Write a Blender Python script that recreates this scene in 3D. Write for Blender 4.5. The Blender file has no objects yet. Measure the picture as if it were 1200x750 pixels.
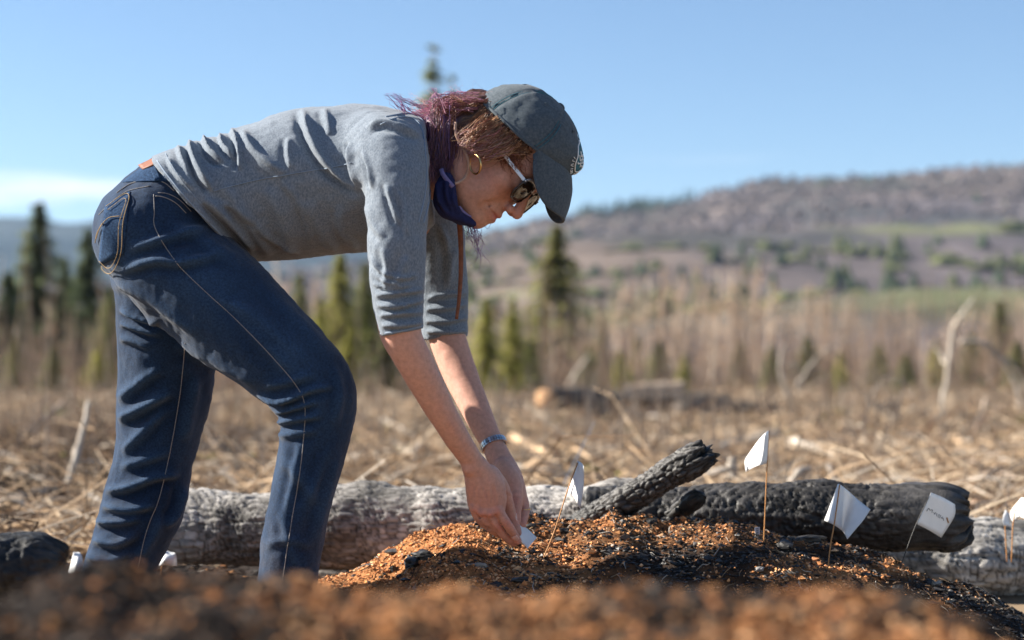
import bpy, bmesh, math, random, time
import numpy as np
from mathutils import Vector, Matrix
from mathutils.bvhtree import BVHTree

T0 = time.time()
random.seed(7); RNG = np.random.default_rng(11)
S = bpy.context.scene
C = S.collection
rad = math.radians

# ------------------------------------------------------------------ camera
CZ, FPX, HX, HY, D = 0.50, 2000.0, 600.0, 445.0, 2.75
cam_d = bpy.data.cameras.new('camera'); cam = bpy.data.objects.new('camera', cam_d); C.objects.link(cam)
cam.location = (0, 0, CZ); cam.rotation_euler = (rad(90), 0, 0)
cam_d.sensor_width = 36; cam_d.lens = 60; cam_d.shift_y = 70/1200
cam_d.clip_start = 0.05; cam_d.clip_end = 30000
cam_d.dof.use_dof = True; cam_d.dof.focus_distance = 2.70; cam_d.dof.aperture_fstop = 3.0
cam_d.dof.aperture_blades = 9
S.camera = cam

# ------------------------------------------------------------------ light
SUN_EL, SUN_AZ = rad(32), rad(-81)          # azimuth from +Y towards +X
sun_dir = Vector((math.sin(SUN_AZ)*math.cos(SUN_EL), math.cos(SUN_AZ)*math.cos(SUN_EL), math.sin(SUN_EL)))
sl = bpy.data.lights.new('sun', 'SUN'); sl.energy = 5.0; sl.angle = rad(0.53); sl.color = (1.0, 0.93, 0.82)
so = bpy.data.objects.new('sun', sl); C.objects.link(so)
so.rotation_euler = (-sun_dir).to_track_quat('-Z', 'Y').to_euler(); so.location = (-6, -3, 8)

W = bpy.data.worlds.new('World'); S.world = W; W.use_nodes = True
nt = W.node_tree; nt.nodes.clear()
def wn(t): return nt.nodes.new(t)
out = wn('ShaderNodeOutputWorld'); bg = wn('ShaderNodeBackground'); sky = wn('ShaderNodeTexSky')
sky.sky_type = 'NISHITA'; sky.sun_disc = False; sky.sun_elevation = SUN_EL
sky.sun_rotation = SUN_AZ; sky.altitude = 300; sky.air_density = 1.0; sky.dust_density = 0.0; sky.ozone_density = 4.0
bg.inputs[1].default_value = 0.052
# a few low fair-weather clouds all round the horizon
tc = wn('ShaderNodeTexCoord'); mp = wn('ShaderNodeMapping'); mp.inputs['Scale'].default_value = (2.2, 2.2, 13.0)
mp.inputs['Location'].default_value = (3.1, 2.2, 0.895)
nz = wn('ShaderNodeTexNoise'); nz.inputs['Scale'].default_value = 1.6; nz.inputs['Detail'].default_value = 7; nz.inputs['Roughness'].default_value = 0.55
rp = wn('ShaderNodeValToRGB'); rp.color_ramp.elements[0].position = 0.56; rp.color_ramp.elements[1].position = 0.69
sx = wn('ShaderNodeSeparateXYZ'); band = wn('ShaderNodeMapRange'); band.inputs[1].default_value = 0.131; band.inputs[2].default_value = 0.110
mul = wn('ShaderNodeMath'); mul.operation = 'MULTIPLY'; mix = wn('ShaderNodeMix'); mix.data_type = 'RGBA'
L = nt.links.new
L(tc.outputs['Generated'], mp.inputs[0]); L(mp.outputs[0], nz.inputs[0]); L(nz.outputs[0], rp.inputs[0])
L(tc.outputs['Generated'], sx.inputs[0]); L(sx.outputs[2], band.inputs[0])
L(rp.outputs[0], mul.inputs[0]); L(band.outputs[0], mul.inputs[1])
L(mul.outputs[0], mix.inputs[0]); L(sky.outputs[0], mix.inputs[6]); mix.inputs[7].default_value = (7.5, 7.7, 8.1, 1)
L(mix.outputs[2], bg.inputs[0]); L(bg.outputs[0], out.inputs[0])

S.view_settings.view_transform = 'Standard'; S.view_settings.look = 'None'
S.view_settings.exposure = 1.62; S.view_settings.gamma = 1.0
S.render.engine = 'CYCLES'; S.cycles.use_denoising = True
S.cycles.max_bounces = 8; S.cycles.diffuse_bounces = 3; S.cycles.volume_bounces = 0; S.cycles.transparent_max_bounces = 12

# ------------------------------------------------------------------ helpers
def P(px, py, y):                               # a place on the photograph at distance y, in metres
    return np.array([(px-HX)*y/FPX, y, CZ+(HY-py)*y/FPX])
def PIX(v):
    v = np.asarray(v); y = np.maximum(v[..., 1], 1e-3)
    return np.stack([HX+v[..., 0]*FPX/y, HY-(v[..., 2]-CZ)*FPX/y], -1)

def tag(o, label=None, cat=None, group=None, kind=None):
    if label: o['label'] = label
    if cat: o['category'] = cat
    if group: o['group'] = group
    if kind: o['kind'] = kind
    return o
def empty(name, loc=(0, 0, 0)):
    o = bpy.data.objects.new(name, None); C.objects.link(o); o.location = loc; o.empty_display_size = .05
    return o
def parent(o, p):
    o.parent = p
    if p is not None:
        bpy.context.view_layer.update() if False else None
        o.matrix_parent_inverse = Matrix.Translation(-world_loc(p))
    return o
def world_loc(o):
    v = Vector(o.location)
    return v
def mesh_np(name, V, F, m=None, par=None, smooth=True, col=None, loc=None):
    """V (n,3) world coordinates, F (k,3|4) int, or a list of such arrays"""
    V = np.asarray(V, dtype=np.float32)
    if loc is not None: V = V-np.asarray(loc, dtype=np.float32)
    Fs = F if isinstance(F, (list, tuple)) and len(F) and isinstance(F[0], np.ndarray) else [np.asarray(F)]
    me = bpy.data.meshes.new(name)
    loops = np.concatenate([f.ravel() for f in Fs]).astype(np.int32)
    sizes = np.concatenate([np.full(len(f), f.shape[1], np.int32) for f in Fs])
    starts = np.concatenate([[0], np.cumsum(sizes)[:-1]]).astype(np.int32)
    me.vertices.add(len(V)); me.vertices.foreach_set('co', V.ravel())
    me.loops.add(len(loops)); me.loops.foreach_set('vertex_index', loops)
    me.polygons.add(len(sizes)); me.polygons.foreach_set('loop_start', starts); me.polygons.foreach_set('loop_total', sizes)
    me.polygons.foreach_set('use_smooth', np.full(len(sizes), smooth, bool))
    me.update(calc_edges=True)
    if col is not None:
        a = me.color_attributes.new('col', 'FLOAT_COLOR', 'POINT')
        cc = np.ones((len(V), 4), np.float32); cc[:, :3] = col
        a.data.foreach_set('color', cc.ravel())
    if m is not None: me.materials.append(m)
    o = bpy.data.objects.new(name, me); C.objects.link(o)
    if loc is not None: o.location = loc
    if par is not None: parent(o, par)
    return o
def copy_tree(o, par=None):
    c = o.copy(); C.objects.link(c); c.parent = par
    for ch in [k for k in o.children]: copy_tree(ch, c)
    return c

# value noise ------------------------------------------------------
def _h(i, j, k, s):
    n = (i*374761393+j*668265263+k*2147483647+s*1274126177) & 0xffffffff
    n = ((n ^ (n >> 13))*1274126177) & 0xffffffff
    n = ((n ^ (n >> 16))*2246822519) & 0xffffffff
    return ((n >> 8) & 0xffff)/32767.5-1.0
def vnoise(p, scale=1.0, seed=0):
    p = np.asarray(p, float)*scale
    i = np.floor(p).astype(np.int64); f = p-i; f = f*f*f*(f*(f*6-15)+10)
    r = 0
    for a in (0, 1):
        for b in (0, 1):
            for c in (0, 1):
                w = (f[..., 0] if a else 1-f[..., 0])*(f[..., 1] if b else 1-f[..., 1])*(f[..., 2] if c else 1-f[..., 2])
                r = r+w*_h(i[..., 0]+a, i[..., 1]+b, i[..., 2]+c, seed)
    return r
def fbm(p, scale=1.0, oct=4, seed=0, gain=.5):
    r = 0; a = 1.0
    for o in range(oct):
        r = r+a*vnoise(p, scale*2.03**o, seed+o*7); a *= gain
    return r

# signed distance modelling ---------------------------------------
def smin(a, b, k):
    h = np.clip(.5+.5*(b-a)/k, 0, 1)
    return b+(a-b)*h-k*h*(1-h)
def catmull(nodes, n=5):
    N = np.asarray(nodes, float)
    if len(N) < 3 or n <= 1:
        return N
    Q = np.vstack([2*N[0]-N[1], N, 2*N[-1]-N[-2]]); out = []
    for i in range(1, len(Q)-2):
        for t in np.linspace(0, 1, n, endpoint=False):
            a, b, c, d = Q[i-1], Q[i], Q[i+1], Q[i+2]
            out.append(.5*((2*b)+(c-a)*t+(2*a-5*b+4*c-d)*t*t+(3*b-a-3*c+d)*t**3))
    out.append(N[-1])
    return np.array(out)
class SDF:
    def __init__(s, lo, hi, h, far=.05):
        s.lo = np.array(lo, float); s.h = h; s.far = far
        s.n = np.ceil((np.array(hi)-s.lo)/h).astype(int)+1
        s.a = np.full(s.n, far, np.float32)
        s.ax = [s.lo[i]+h*np.arange(s.n[i]) for i in range(3)]
    def reg(s, lo, hi):
        i0 = np.clip(np.floor((lo-s.lo)/s.h).astype(int), 0, s.n-1); i1 = np.clip(np.ceil((hi-s.lo)/s.h).astype(int)+1, 1, s.n)
        return i0, i1
    def grid(s, i0, i1):
        g = [s.ax[k][i0[k]:i1[k]] for k in range(3)]
        return g[0][:, None, None], g[1][None, :, None], g[2][None, None, :]
    def apply(s, i0, i1, d, k, op):
        sl = tuple(slice(i0[q], i1[q]) for q in range(3)); A = s.a[sl]
        if op == 'u': s.a[sl] = smin(A, d, k) if k > 0 else np.minimum(A, d)
        else: s.a[sl] = -smin(-A, d, k) if k > 0 else np.maximum(A, -d)
    def chain(s, nodes, k=.012, op='u', sub=5, side=(0, 1, 0), flat=False):
        """nodes: x,y,z,a,b : a across the path, b along 'side'"""
        N = catmull(nodes, sub); pad = s.far if op == 'u' else .03
        r = np.maximum(N[:, 3], N[:, 4])
        lo = (N[:, :3]-r[:, None]).min(0)-pad; hi = (N[:, :3]+r[:, None]).max(0)+pad
        I0, I1 = s.reg(lo, hi)
        if np.any(I1 <= I0): return
        T = np.full(I1-I0, s.far*1.5, np.float32)
        sd = np.array(side, float)
        for q in range(len(N)-1):
            p0, p1 = N[q], N[q+1]; dv = p1[:3]-p0[:3]; Ln = np.linalg.norm(dv)+1e-9; d = dv/Ln
            w = sd-d*(sd@d); w /= np.linalg.norm(w)+1e-9; u = np.cross(d, w)
            rr = max(p0[3], p1[3], p0[4], p1[4])+pad
            i0, i1 = s.reg(np.minimum(p0[:3], p1[:3])-rr, np.maximum(p0[:3], p1[:3])+rr)
            i0 = np.maximum(i0, I0); i1 = np.minimum(i1, I1)
            if np.any(i1 <= i0): continue
            X, Y, Z = s.grid(i0, i1); X = X-p0[0]; Y = Y-p0[1]; Z = Z-p0[2]
            al = X*d[0]+Y*d[1]+Z*d[2]; t = np.clip(al/Ln, 0, 1)
            axl = al-t*Ln; pu = X*u[0]+Y*u[1]+Z*u[2]; pw = X*w[0]+Y*w[1]+Z*w[2]
            a = p0[3]+t*(p1[3]-p0[3]); b = p0[4]+t*(p1[4]-p0[4]); c = np.minimum(a, b)
            e = (pu/a)**2+(pw/b)**2+(axl/c)**2; e2 = (pu/a**2)**2+(pw/b**2)**2+(axl/c**2)**2
            k0 = np.sqrt(e); dd = k0*(k0-1)/(np.sqrt(e2)+1e-6)
            dd = np.where(k0 < .02, -c, dd)
            sl = tuple(slice(i0[z]-I0[z], i1[z]-I0[z]) for z in range(3))
            T[sl] = np.minimum(T[sl], dd)
        if flat:
            e = N[-1, :3]; d = N[-1, :3]-N[-2, :3]; d /= np.linalg.norm(d); X, Y, Z = s.grid(I0, I1)
            T = np.maximum(T, (X-e[0])*d[0]+(Y-e[1])*d[1]+(Z-e[2])*d[2]-.002)
        s.apply(I0, I1, T, k, op)
    def ell(s, c, r, M=None, k=.012, op='u'):
        """ellipsoid, M rows = local axes"""
        c = np.array(c, float); r = np.array(r, float); M = np.eye(3) if M is None else np.array(M, float)
        R = r.max()+(s.far if op == 'u' else .03)
        i0, i1 = s.reg(c-R, c+R)
        if np.any(i1 <= i0): return
        X, Y, Z = s.grid(i0, i1); X = X-c[0]; Y = Y-c[1]; Z = Z-c[2]
        q = [X*M[i][0]+Y*M[i][1]+Z*M[i][2] for i in range(3)]
        k0 = np.sqrt(sum((q[i]/r[i])**2 for i in range(3))); k1 = np.sqrt(sum((q[i]/r[i]**2)**2 for i in range(3)))
        d = np.where(k0 < .02, -r.min(), k0*(k0-1)/(k1+1e-6))
        s.apply(i0, i1, d, k, op)
    def plane_cut(s, p, n):                     # removes what lies on the side n points to
        X, Y, Z = s.grid(np.zeros(3, int), s.n)
        d = (X-p[0])*n[0]+(Y-p[1])*n[1]+(Z-p[2])*n[2]
        s.a = np.maximum(s.a, d.astype(np.float32))
    def mesh(s, smooth=2):
        A = s.a; neg = A < 0
        c = [neg[:-1, :-1, :-1], neg[1:, :-1, :-1], neg[:-1, 1:, :-1], neg[1:, 1:, :-1],
             neg[:-1, :-1, 1:], neg[1:, :-1, 1:], neg[:-1, 1:, 1:], neg[1:, 1:, 1:]]
        an = c[0].copy(); al = c[0].copy()
        for q in c[1:]: an |= q; al &= q
        act = an & ~al
        I = np.argwhere(act); idx = np.full(act.shape, -1, np.int32); idx[act] = np.arange(len(I))
        off = np.array([[0, 0, 0], [1, 0, 0], [0, 1, 0], [1, 1, 0], [0, 0, 1], [1, 0, 1], [0, 1, 1], [1, 1, 1]])
        vals = [A[I[:, 0]+o[0], I[:, 1]+o[1], I[:, 2]+o[2]] for o in off]
        pos = np.zeros((len(I), 3)); cnt = np.zeros(len(I))
        for a, b in ((0, 1), (2, 3), (4, 5), (6, 7), (0, 2), (1, 3), (4, 6), (5, 7), (0, 4), (1, 5), (2, 6), (3, 7)):
            cr = (vals[a] < 0) != (vals[b] < 0)
            t = np.where(cr, vals[a]/np.where(vals[a] == vals[b], 1, vals[a]-vals[b]), 0)
            pos += np.where(cr[:, None], off[a]+t[:, None]*(off[b]-off[a]), 0); cnt += cr
        V = s.lo+s.h*(I+pos/cnt[:, None])
        Fs = []
        for axis in range(3):
            sl0 = [slice(1, -1)]*3; sl1 = [slice(1, -1)]*3
            sl0[axis] = slice(0, -1); sl1[axis] = slice(1, None)
            n0 = neg[tuple(sl0)]; n1 = neg[tuple(sl1)]
            E = np.argwhere(n0 != n1); inside = n0[n0 != n1]
            base = E.copy()
            for q in range(3):
                if q != axis: base[:, q] += 1
            u, v = (axis+1) % 3, (axis+2) % 3
            def cell(du, dv):
                b = base.copy(); b[:, u] -= du; b[:, v] -= dv
                return idx[b[:, 0], b[:, 1], b[:, 2]]
            q = np.stack([cell(1, 1), cell(0, 1), cell(0, 0), cell(1, 0)], 1)
            q[~inside] = q[~inside][:, ::-1]
            Fs.append(q)
        F = np.concatenate(Fs); F = F[(F >= 0).all(1)]
        for _ in range(smooth): V = lap(V, F, .5)
        return V, F
def lap(V, F, w=.5, mask=None):
    E = np.concatenate([F[:, [i, (i+1) % F.shape[1]]] for i in range(F.shape[1])])
    n = len(V); cnt = np.bincount(E[:, 0], minlength=n)+np.bincount(E[:, 1], minlength=n)
    out = np.empty_like(V)
    for k in range(3):
        s_ = np.bincount(E[:, 0], V[E[:, 1], k], n)+np.bincount(E[:, 1], V[E[:, 0], k], n)
        out[:, k] = s_/np.maximum(cnt, 1)
    ww = w if mask is None else w*mask[:, None]
    return V+ww*(out-V)
def normals(V, F):
    n = np.zeros_like(V); a = np.cross(V[F[:, 2]]-V[F[:, 0]], V[F[:, 3 if F.shape[1] == 4 else 1]]-V[F[:, 1 if F.shape[1] == 4 else 0]])
    if F.shape[1] == 3: a = np.cross(V[F[:, 1]]-V[F[:, 0]], V[F[:, 2]]-V[F[:, 0]])
    for k in range(3):
        for c in range(F.shape[1]): n[:, k] += np.bincount(F[:, c], a[:, k], len(V))
    return n/(np.linalg.norm(n, axis=1, keepdims=True)+1e-12)
def polydist(q, pl):
    """distance, signed side and arc fraction of 2d points q to polyline pl"""
    pl = np.asarray(pl, float); best = np.full(len(q), 1e9); sg = np.zeros(len(q)); fr = np.zeros(len(q))
    seg = np.linalg.norm(np.diff(pl, axis=0), axis=1); tot = seg.sum(); acc = 0
    for i in range(len(pl)-1):
        d = pl[i+1]-pl[i]; L2 = d@d
        t = np.clip(((q-pl[i])@d)/L2, 0, 1); r = q-(pl[i]+t[:, None]*d)
        dist = np.linalg.norm(r, axis=1); m = dist < best
        best = np.where(m, dist, best); sg = np.where(m, np.sign(d[0]*r[:, 1]-d[1]*r[:, 0]), sg); fr = np.where(m, (acc+t*seg[i])/tot, fr); acc += seg[i]
    return best, sg, fr
def folds(V, N, fl, near=True):
    """cloth folds: (points, half width px, height m[, lee trough 0..1])"""
    q = PIX(V); facing = np.clip(-N[:, 1]*2.2+.5, 0, 1) if near else np.clip(N[:, 1]*2.2+.5, 0, 1)
    dsp = np.zeros(len(V))
    for f in fl:
        pl, w, amp = f[:3]; tr = f[3] if len(f) > 3 else .5
        pl = catmull(np.array(pl, float), 4) if len(pl) > 2 else np.array(pl, float)
        lo = pl.min(0)-4*w; hi = pl.max(0)+4*w
        m = np.where(((q >= lo) & (q <= hi)).all(1))[0]
        if not len(m): continue
        d, sg, fr = polydist(q[m], pl); e = d*sg
        env = np.clip(fr/.25, 0, 1)*np.clip((1-fr)/.25, 0, 1); env = env*(2-env)
        g = np.exp(-(e/w)**2)-tr*np.exp(-((e-1.7*w)/w)**2)
        dsp[m] += amp*g*env*facing[m]
    return dsp
# geometry builders -----------------------------------------------
def tube(path, r, n=6, cap=True):
    """path (k,3), radius scalar or (k,) -> V,F"""
    path = np.asarray(path, float); k = len(path); r = np.broadcast_to(np.asarray(r, float), (k,))
    tg = np.gradient(path, axis=0); tg /= np.linalg.norm(tg, axis=1, keepdims=True)+1e-12
    ref = np.array([0, 0, 1.0]) if abs(tg[:, 2]).mean() < .8 else np.array([0, 1.0, 0])
    u = np.cross(tg, ref); u /= np.linalg.norm(u, axis=1, keepdims=True)+1e-12; v = np.cross(tg, u)
    a = np.arange(n)*2*math.pi/n
    V = path[:, None]+r[:, None, None]*(np.cos(a)[None, :, None]*u[:, None]+np.sin(a)[None, :, None]*v[:, None])
    V = V.reshape(-1, 3); F = []
    i = np.arange(k-1)[:, None]*n; j = np.arange(n)[None]; j2 = (j+1) % n
    F = np.stack([i+j, i+j2, i+n+j2, i+n+j], -1).reshape(-1, 4)
    if cap:
        V = np.vstack([V, path[0], path[-1]])
        c0, c1 = len(V)-2, len(V)-1
        t0 = np.stack([np.full(n, c0), (np.arange(n)+1) % n, np.arange(n), np.full(n, c0)], 1)
        b = (k-1)*n; t1 = np.stack([np.full(n, c1), b+np.arange(n), b+(np.arange(n)+1) % n, np.full(n, c1)], 1)
        F = [F, np.concatenate([t0, t1])[:, :3].copy()]
    return V, F
def join(parts):
    Vs, F4, F3, o = [], [], [], 0
    for V, F in parts:
        for f in (F if isinstance(F, list) else [F]):
            (F4 if f.shape[1] == 4 else F3).append(f+o)
        Vs.append(V); o += len(V)
    return np.vstack(Vs), [np.concatenate(x) for x in (F4, F3) if x]
def loft_grid(G, close_u=False):
    """G (m,n,3) grid -> V,F"""
    m, n = G.shape[:2]; i = np.arange(m-1)[:, None]; nn = n if close_u else n-1; j = np.arange(nn)[None]; j2 = (j+1) % n
    F = np.stack([i*n+j, i*n+j2, (i+1)*n+j2, (i+1)*n+j], -1).reshape(-1, 4)
    return G.reshape(-1, 3), F
def solidify(o, t, off=0):
    md = o.modifiers.new('thickness', 'SOLIDIFY'); md.thickness = t; md.offset = off; return o
def box_vf(c, s, M=None):
    v = np.array([[x, y, z] for x in (-1, 1) for y in (-1, 1) for z in (-1, 1)], float)*np.array(s)/2
    if M is not None: v = v@np.array(M)
    F = np.array([[0, 1, 3, 2], [4, 6, 7, 5], [0, 4, 5, 1], [2, 3, 7, 6], [0, 2, 6, 4], [1, 5, 7, 3]])
    return v+np.array(c), F

# materials --------------------------------------------------------
def mat(name, color=(.5, .5, .5), rough=.8, spec=.3, var=0.0, scale=40.0, vcol=False, bump=0.0, bscale=200.0,
        color2=None, metal=0.0, sss=0.0, alpha=1.0, trans=0.0, stretch=(1, 1, 1), sheen=0.0, detail=5.0, ior=1.45, ramp=(.35, .65), transl=0.0):
    m = bpy.data.materials.new(name); m.use_nodes = True; t = m.node_tree; b = t.nodes['Principled BSDF']; lk = t.links.new
    b.inputs['Roughness'].default_value = rough; b.inputs['Metallic'].default_value = metal
    b.inputs['Specular IOR Level'].default_value = spec; b.inputs['IOR'].default_value = ior
    if sheen: b.inputs['Sheen Weight'].default_value = sheen; b.inputs['Sheen Roughness'].default_value = .5
    if sss:
        b.inputs['Subsurface Weight'].default_value = sss; b.inputs['Subsurface Radius'].default_value = (.010, .004, .002); b.inputs['Subsurface Scale'].default_value = 1.0
    if trans: b.inputs['Transmission Weight'].default_value = trans
    b.inputs['Alpha'].default_value = alpha
    co = t.nodes.new('ShaderNodeTexCoord'); mpn = t.nodes.new('ShaderNodeMapping'); mpn.inputs['Scale'].default_value = stretch
    lk(co.outputs['Object'], mpn.inputs[0])
    src = None
    if vcol:
        at = t.nodes.new('ShaderNodeAttribute'); at.attribute_name = 'col'; src = at.outputs['Color']
    if var or color2:
        n = t.nodes.new('ShaderNodeTexNoise'); n.inputs['Scale'].default_value = scale; n.inputs['Detail'].default_value = detail; n.inputs['Roughness'].default_value = .6
        lk(mpn.outputs[0], n.inputs[0])
        if color2 is not None:
            r = t.nodes.new('ShaderNodeValToRGB'); r.color_ramp.elements[0].position, r.color_ramp.elements[1].position = ramp
            r.color_ramp.elements[0].color = (*color, 1); r.color_ramp.elements[1].color = (*color2, 1); lk(n.outputs[0], r.inputs[0])
            if src is None: src = r.outputs[0]
        if var:
            mr = t.nodes.new('ShaderNodeMapRange'); mr.inputs[1].default_value = .25; mr.inputs[2].default_value = .75
            mr.inputs[3].default_value = 1-var; mr.inputs[4].default_value = 1+var; lk(n.outputs[0], mr.inputs[0])
            mx = t.nodes.new('ShaderNodeMix'); mx.data_type = 'RGBA'; mx.blend_type = 'MULTIPLY'; mx.inputs[0].default_value = 1
            if src is None: mx.inputs[6].default_value = (*color, 1)
            else: lk(src, mx.inputs[6])
            lk(mr.outputs[0], mx.inputs[7]); src = mx.outputs[2]
    if src is None: b.inputs['Base Color'].default_value = (*color, 1)
    else: lk(src, b.inputs['Base Color'])
    if bump:
        n2 = t.nodes.new('ShaderNodeTexNoise'); n2.inputs['Scale'].default_value = bscale; n2.inputs['Detail'].default_value = 4
        lk(mpn.outputs[0], n2.inputs[0]); bp = t.nodes.new('ShaderNodeBump'); bp.inputs['Strength'].default_value = bump; bp.inputs['Distance'].default_value = .002
        lk(n2.outputs[0], bp.inputs['Height']); lk(bp.outputs[0], b.inputs['Normal'])
    if transl:
        tr = t.nodes.new('ShaderNodeBsdfTranslucent'); ms = t.nodes.new('ShaderNodeMixShader'); ms.inputs[0].default_value = transl
        if src is None: tr.inputs[0].default_value = (*color, 1)
        else: lk(src, tr.inputs[0])
        lk(b.outputs[0], ms.inputs[1]); lk(tr.outputs[0], ms.inputs[2]); lk(ms.outputs[0], t.nodes['Material Output'].inputs[0])
    return m

# =================================================================== PERSON
M_skin = mat('skin', vcol=True, rough=.58, spec=.32, var=.16, scale=160, sss=.06, bump=.22, bscale=520)
M_denim = mat('dark_blue_denim', vcol=True, rough=.92, spec=.12, scale=330, var=.55, detail=9, bump=.35, bscale=900, sheen=.12, ramp=(.25, .75))
M_denim2 = mat('dark_denim_patch', (.012, .029, .068), rough=.92, spec=.12, color2=(.024, .052, .105), scale=330, var=.4)
M_shirt = mat('heather_blue_grey_jersey', (.102, .128, .162), rough=.95, spec=.1, color2=(.205, .235, .275), scale=430, detail=6, bump=.25, bscale=700, sheen=.15, stretch=(1, 1, .55), ramp=(.34, .66))
M_thread = mat('pale_seam_thread', (.22, .21, .21), rough=.8, var=.3, scale=300)
M_gold_thread = mat('tan_topstitch_thread', (.30, .21, .11), rough=.8, var=.3, scale=300)
M_grey_thread = mat('blue_grey_thread', (.20, .25, .32), rough=.9)
M_leather = mat('brown_leather', (.20, .07, .035), rough=.6, var=.4, scale=120)
M_cap = mat('washed_grey_green_cotton_twill', (.055, .073, .090), rough=.9, spec=.15, color2=(.084, .101, .116), scale=260, var=.10, detail=8, bump=.3, bscale=900, sheen=.1)
M_capw = mat('white_embroidery', (.75, .76, .76), rough=.8, var=.2, scale=400)
M_capt = mat('teal_embroidery', (.03, .12, .16), rough=.8, var=.3, scale=400)
M_hair = mat('hair', vcol=True, rough=.42, spec=.5, var=.3, scale=300)
M_frame = mat('silver_white_frame', (.62, .63, .66), rough=.3, metal=.4)
M_dframe = mat('dark_frame', (.03, .022, .018), rough=.25, spec=.5)
M_lens = mat('amber_sunglass_lens', (.022, .012, .006), rough=.05, spec=.5)
M_gold = mat('gold', (.75, .48, .20), rough=.28, metal=1.0)
M_steel = mat('brushed_steel', (.62, .66, .70), rough=.28, metal=1.0, var=.2, scale=600)
M_mask = mat('navy_mask_cloth', (.014, .018, .068), rough=.9, var=.3, scale=200, bump=.3, bscale=600)
M_lining = mat('pale_violet_lining', (.19, .155, .30), rough=.9, var=.2, scale=200)
M_loop = mat('tan_elastic', (.42, .27, .20), rough=.8, var=.2, scale=400)
M_boot = mat('brown_boot_leather', (.09, .05, .03), rough=.7, var=.4, scale=60)

person = empty('person', (-.40, 2.75, 0))
tag(person, 'person in grey shirt, dark jeans and cap bending over to plant a small flag', 'person')

def nodes(lst):
    """(px,py,dy,a_px,b_m) -> x,y,z,a,b"""
    o = []
    for px, py, dy, a, b in lst:
        y = D+dy; p = P(px, py, y); o.append([*p, a*y/FPX, b])
    return o

# ------------------------------------------------------------ jeans
sd = SDF(P(95, 800, D)+np.array([-.03, -.34, -.03]), P(440, 165, D)+np.array([.03, .36, .02]), .0039)
sd.chain(nodes([(179, 274, 0, 63, .165), (202, 254, 0, 64, .158), (222, 237, 0, 62, .138), (246, 230, 0, 50, .120)]), k=.02)
near = [(185, 284, -.075, 66, .098), (210, 312, -.085, 69, .096), (240, 339, -.095, 67, .092), (290, 384, -.11, 61.5, .083), (338, 426, -.122, 55, .074),
        (366, 458, -.126, 50.5, .066), (371, 478, -.126, 45, .062), (370, 505, -.124, 41.5, .058), (363, 540, -.122, 39, .056), (354, 580, -.12, 36.5, .056), (346, 620, -.12, 36, .055),
        (338, 668, -.12, 35, .053), (329, 720, -.12, 34, .052), (320, 772, -.12, 33, .052)]
sd.chain(nodes(near), k=.03)
far_ = [(190, 285, .085, 66, .092), (194, 340, .095, 60, .086), (196, 390, .10, 57.5, .080), (196, 430, .105, 56, .076), (190, 480, .11, 53, .070), (181, 530, .11, 46.5, .066),
        (175, 562, .11, 47, .064), (168, 592, .11, 49, .062), (157, 622, .11, 45, .060), (146, 650, .11, 42, .058), (140, 672, .11, 41.5, .056), (128, 720, .11, 39, .054), (118, 775, .11, 37, .052)]
sd.chain(nodes(far_), k=.028)
# waist opening
wn_ = np.array([.69, 0, .72]); wp = P(222, 214, D)
sd.plane_cut(P(253, 214, D), wn_/np.linalg.norm(wn_))
V, F = sd.mesh(2)
N = normals(V, F)
jf = [([(140, 318), (180, 306), (214, 308), (262, 296)], 5, .006), ([(150, 292), (195, 280), (245, 268)], 5, .0055), ([(196, 262), (240, 282), (285, 312)], 7, .003),
      ([(300, 462), (330, 470), (362, 458), (392, 452)], 3.6, .008), ([(322, 482), (345, 478), (372, 470)], 3.2, .007), ([(323, 496), (345, 492), (378, 486)], 3.6, .006), ([(322, 511), (348, 508), (372, 503)], 4.5, .004),
      ([(310, 452), (335, 448), (370, 438)], 5, .004), ([(205, 402), (250, 425), (300, 450)], 6, .004), ([(330, 540), (350, 556), (372, 590)], 7, .003), ([(388, 520), (372, 560), (352, 600)], 6, .0028),
      ([(310, 640), (340, 632), (368, 640)], 5, .003), ([(270, 350), (310, 400), (352, 440)], 9, .003), ([(128, 330), (165, 345), (230, 392)], 6, .004),
      ([(141, 362), (158, 372), (186, 380)], 3.2, .008), ([(141, 378), (162, 386), (190, 392)], 3.6, .007), ([(141, 396), (156, 400), (176, 408)], 4, .005),
      ([(138, 492), (168, 478), (202, 458)], 6, .009), ([(138, 470), (160, 452), (190, 430)], 6, .006), ([(142, 530), (170, 505), (196, 476)], 6, .006), ([(232, 440), (222, 480), (214, 520)], 7, .005),
      ([(122, 575), (150, 572), (180, 560), (212, 556)], 5, .009), ([(120, 592), (150, 598), (182, 590)], 5, .009), ([(112, 612), (140, 612), (166, 606)], 4.5, .009), ([(108, 632), (136, 638), (160, 626)], 5, .008), ([(102, 652), (128, 658), (150, 648)], 5, .007),
      ([(216, 570), (208, 600), (192, 618)], 5, .007), ([(190, 600), (178, 630), (160, 655)], 6, .005), ([(140, 548), (168, 540), (200, 530)], 5, .005),
      ([(118, 250), (128, 282), (140, 318)], 6, .002), ([(354, 515), (346, 556), (334, 604)], 5, .0030), ([(398, 525), (384, 575), (366, 640)], 6, .0030), ([(330, 600), (340, 640), (352, 672)], 5, .0028), ([(250, 345), (300, 372), (352, 420)], 6, .0026), ([(300, 330), (345, 372), (392, 424)], 6, .0024), ([(392, 430), (398, 462), (390, 500)], 5, .0030)]
jd = folds(V, N, jf); jq = PIX(V)
V = V+N*(1.5*jd+.0022*fbm(V*np.array([1, 1, .6]), 26, 3, 3)+.0006*vnoise(V, 130, 9)+folds(V, N, [([(f[0][0][0], f[0][0][1]+9), (f[0][-1][0], f[0][-1][1]-6)], 6, f[2]*.7) for f in jf], near=False))[:, None]
V = lap(V, F, .35)
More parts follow.
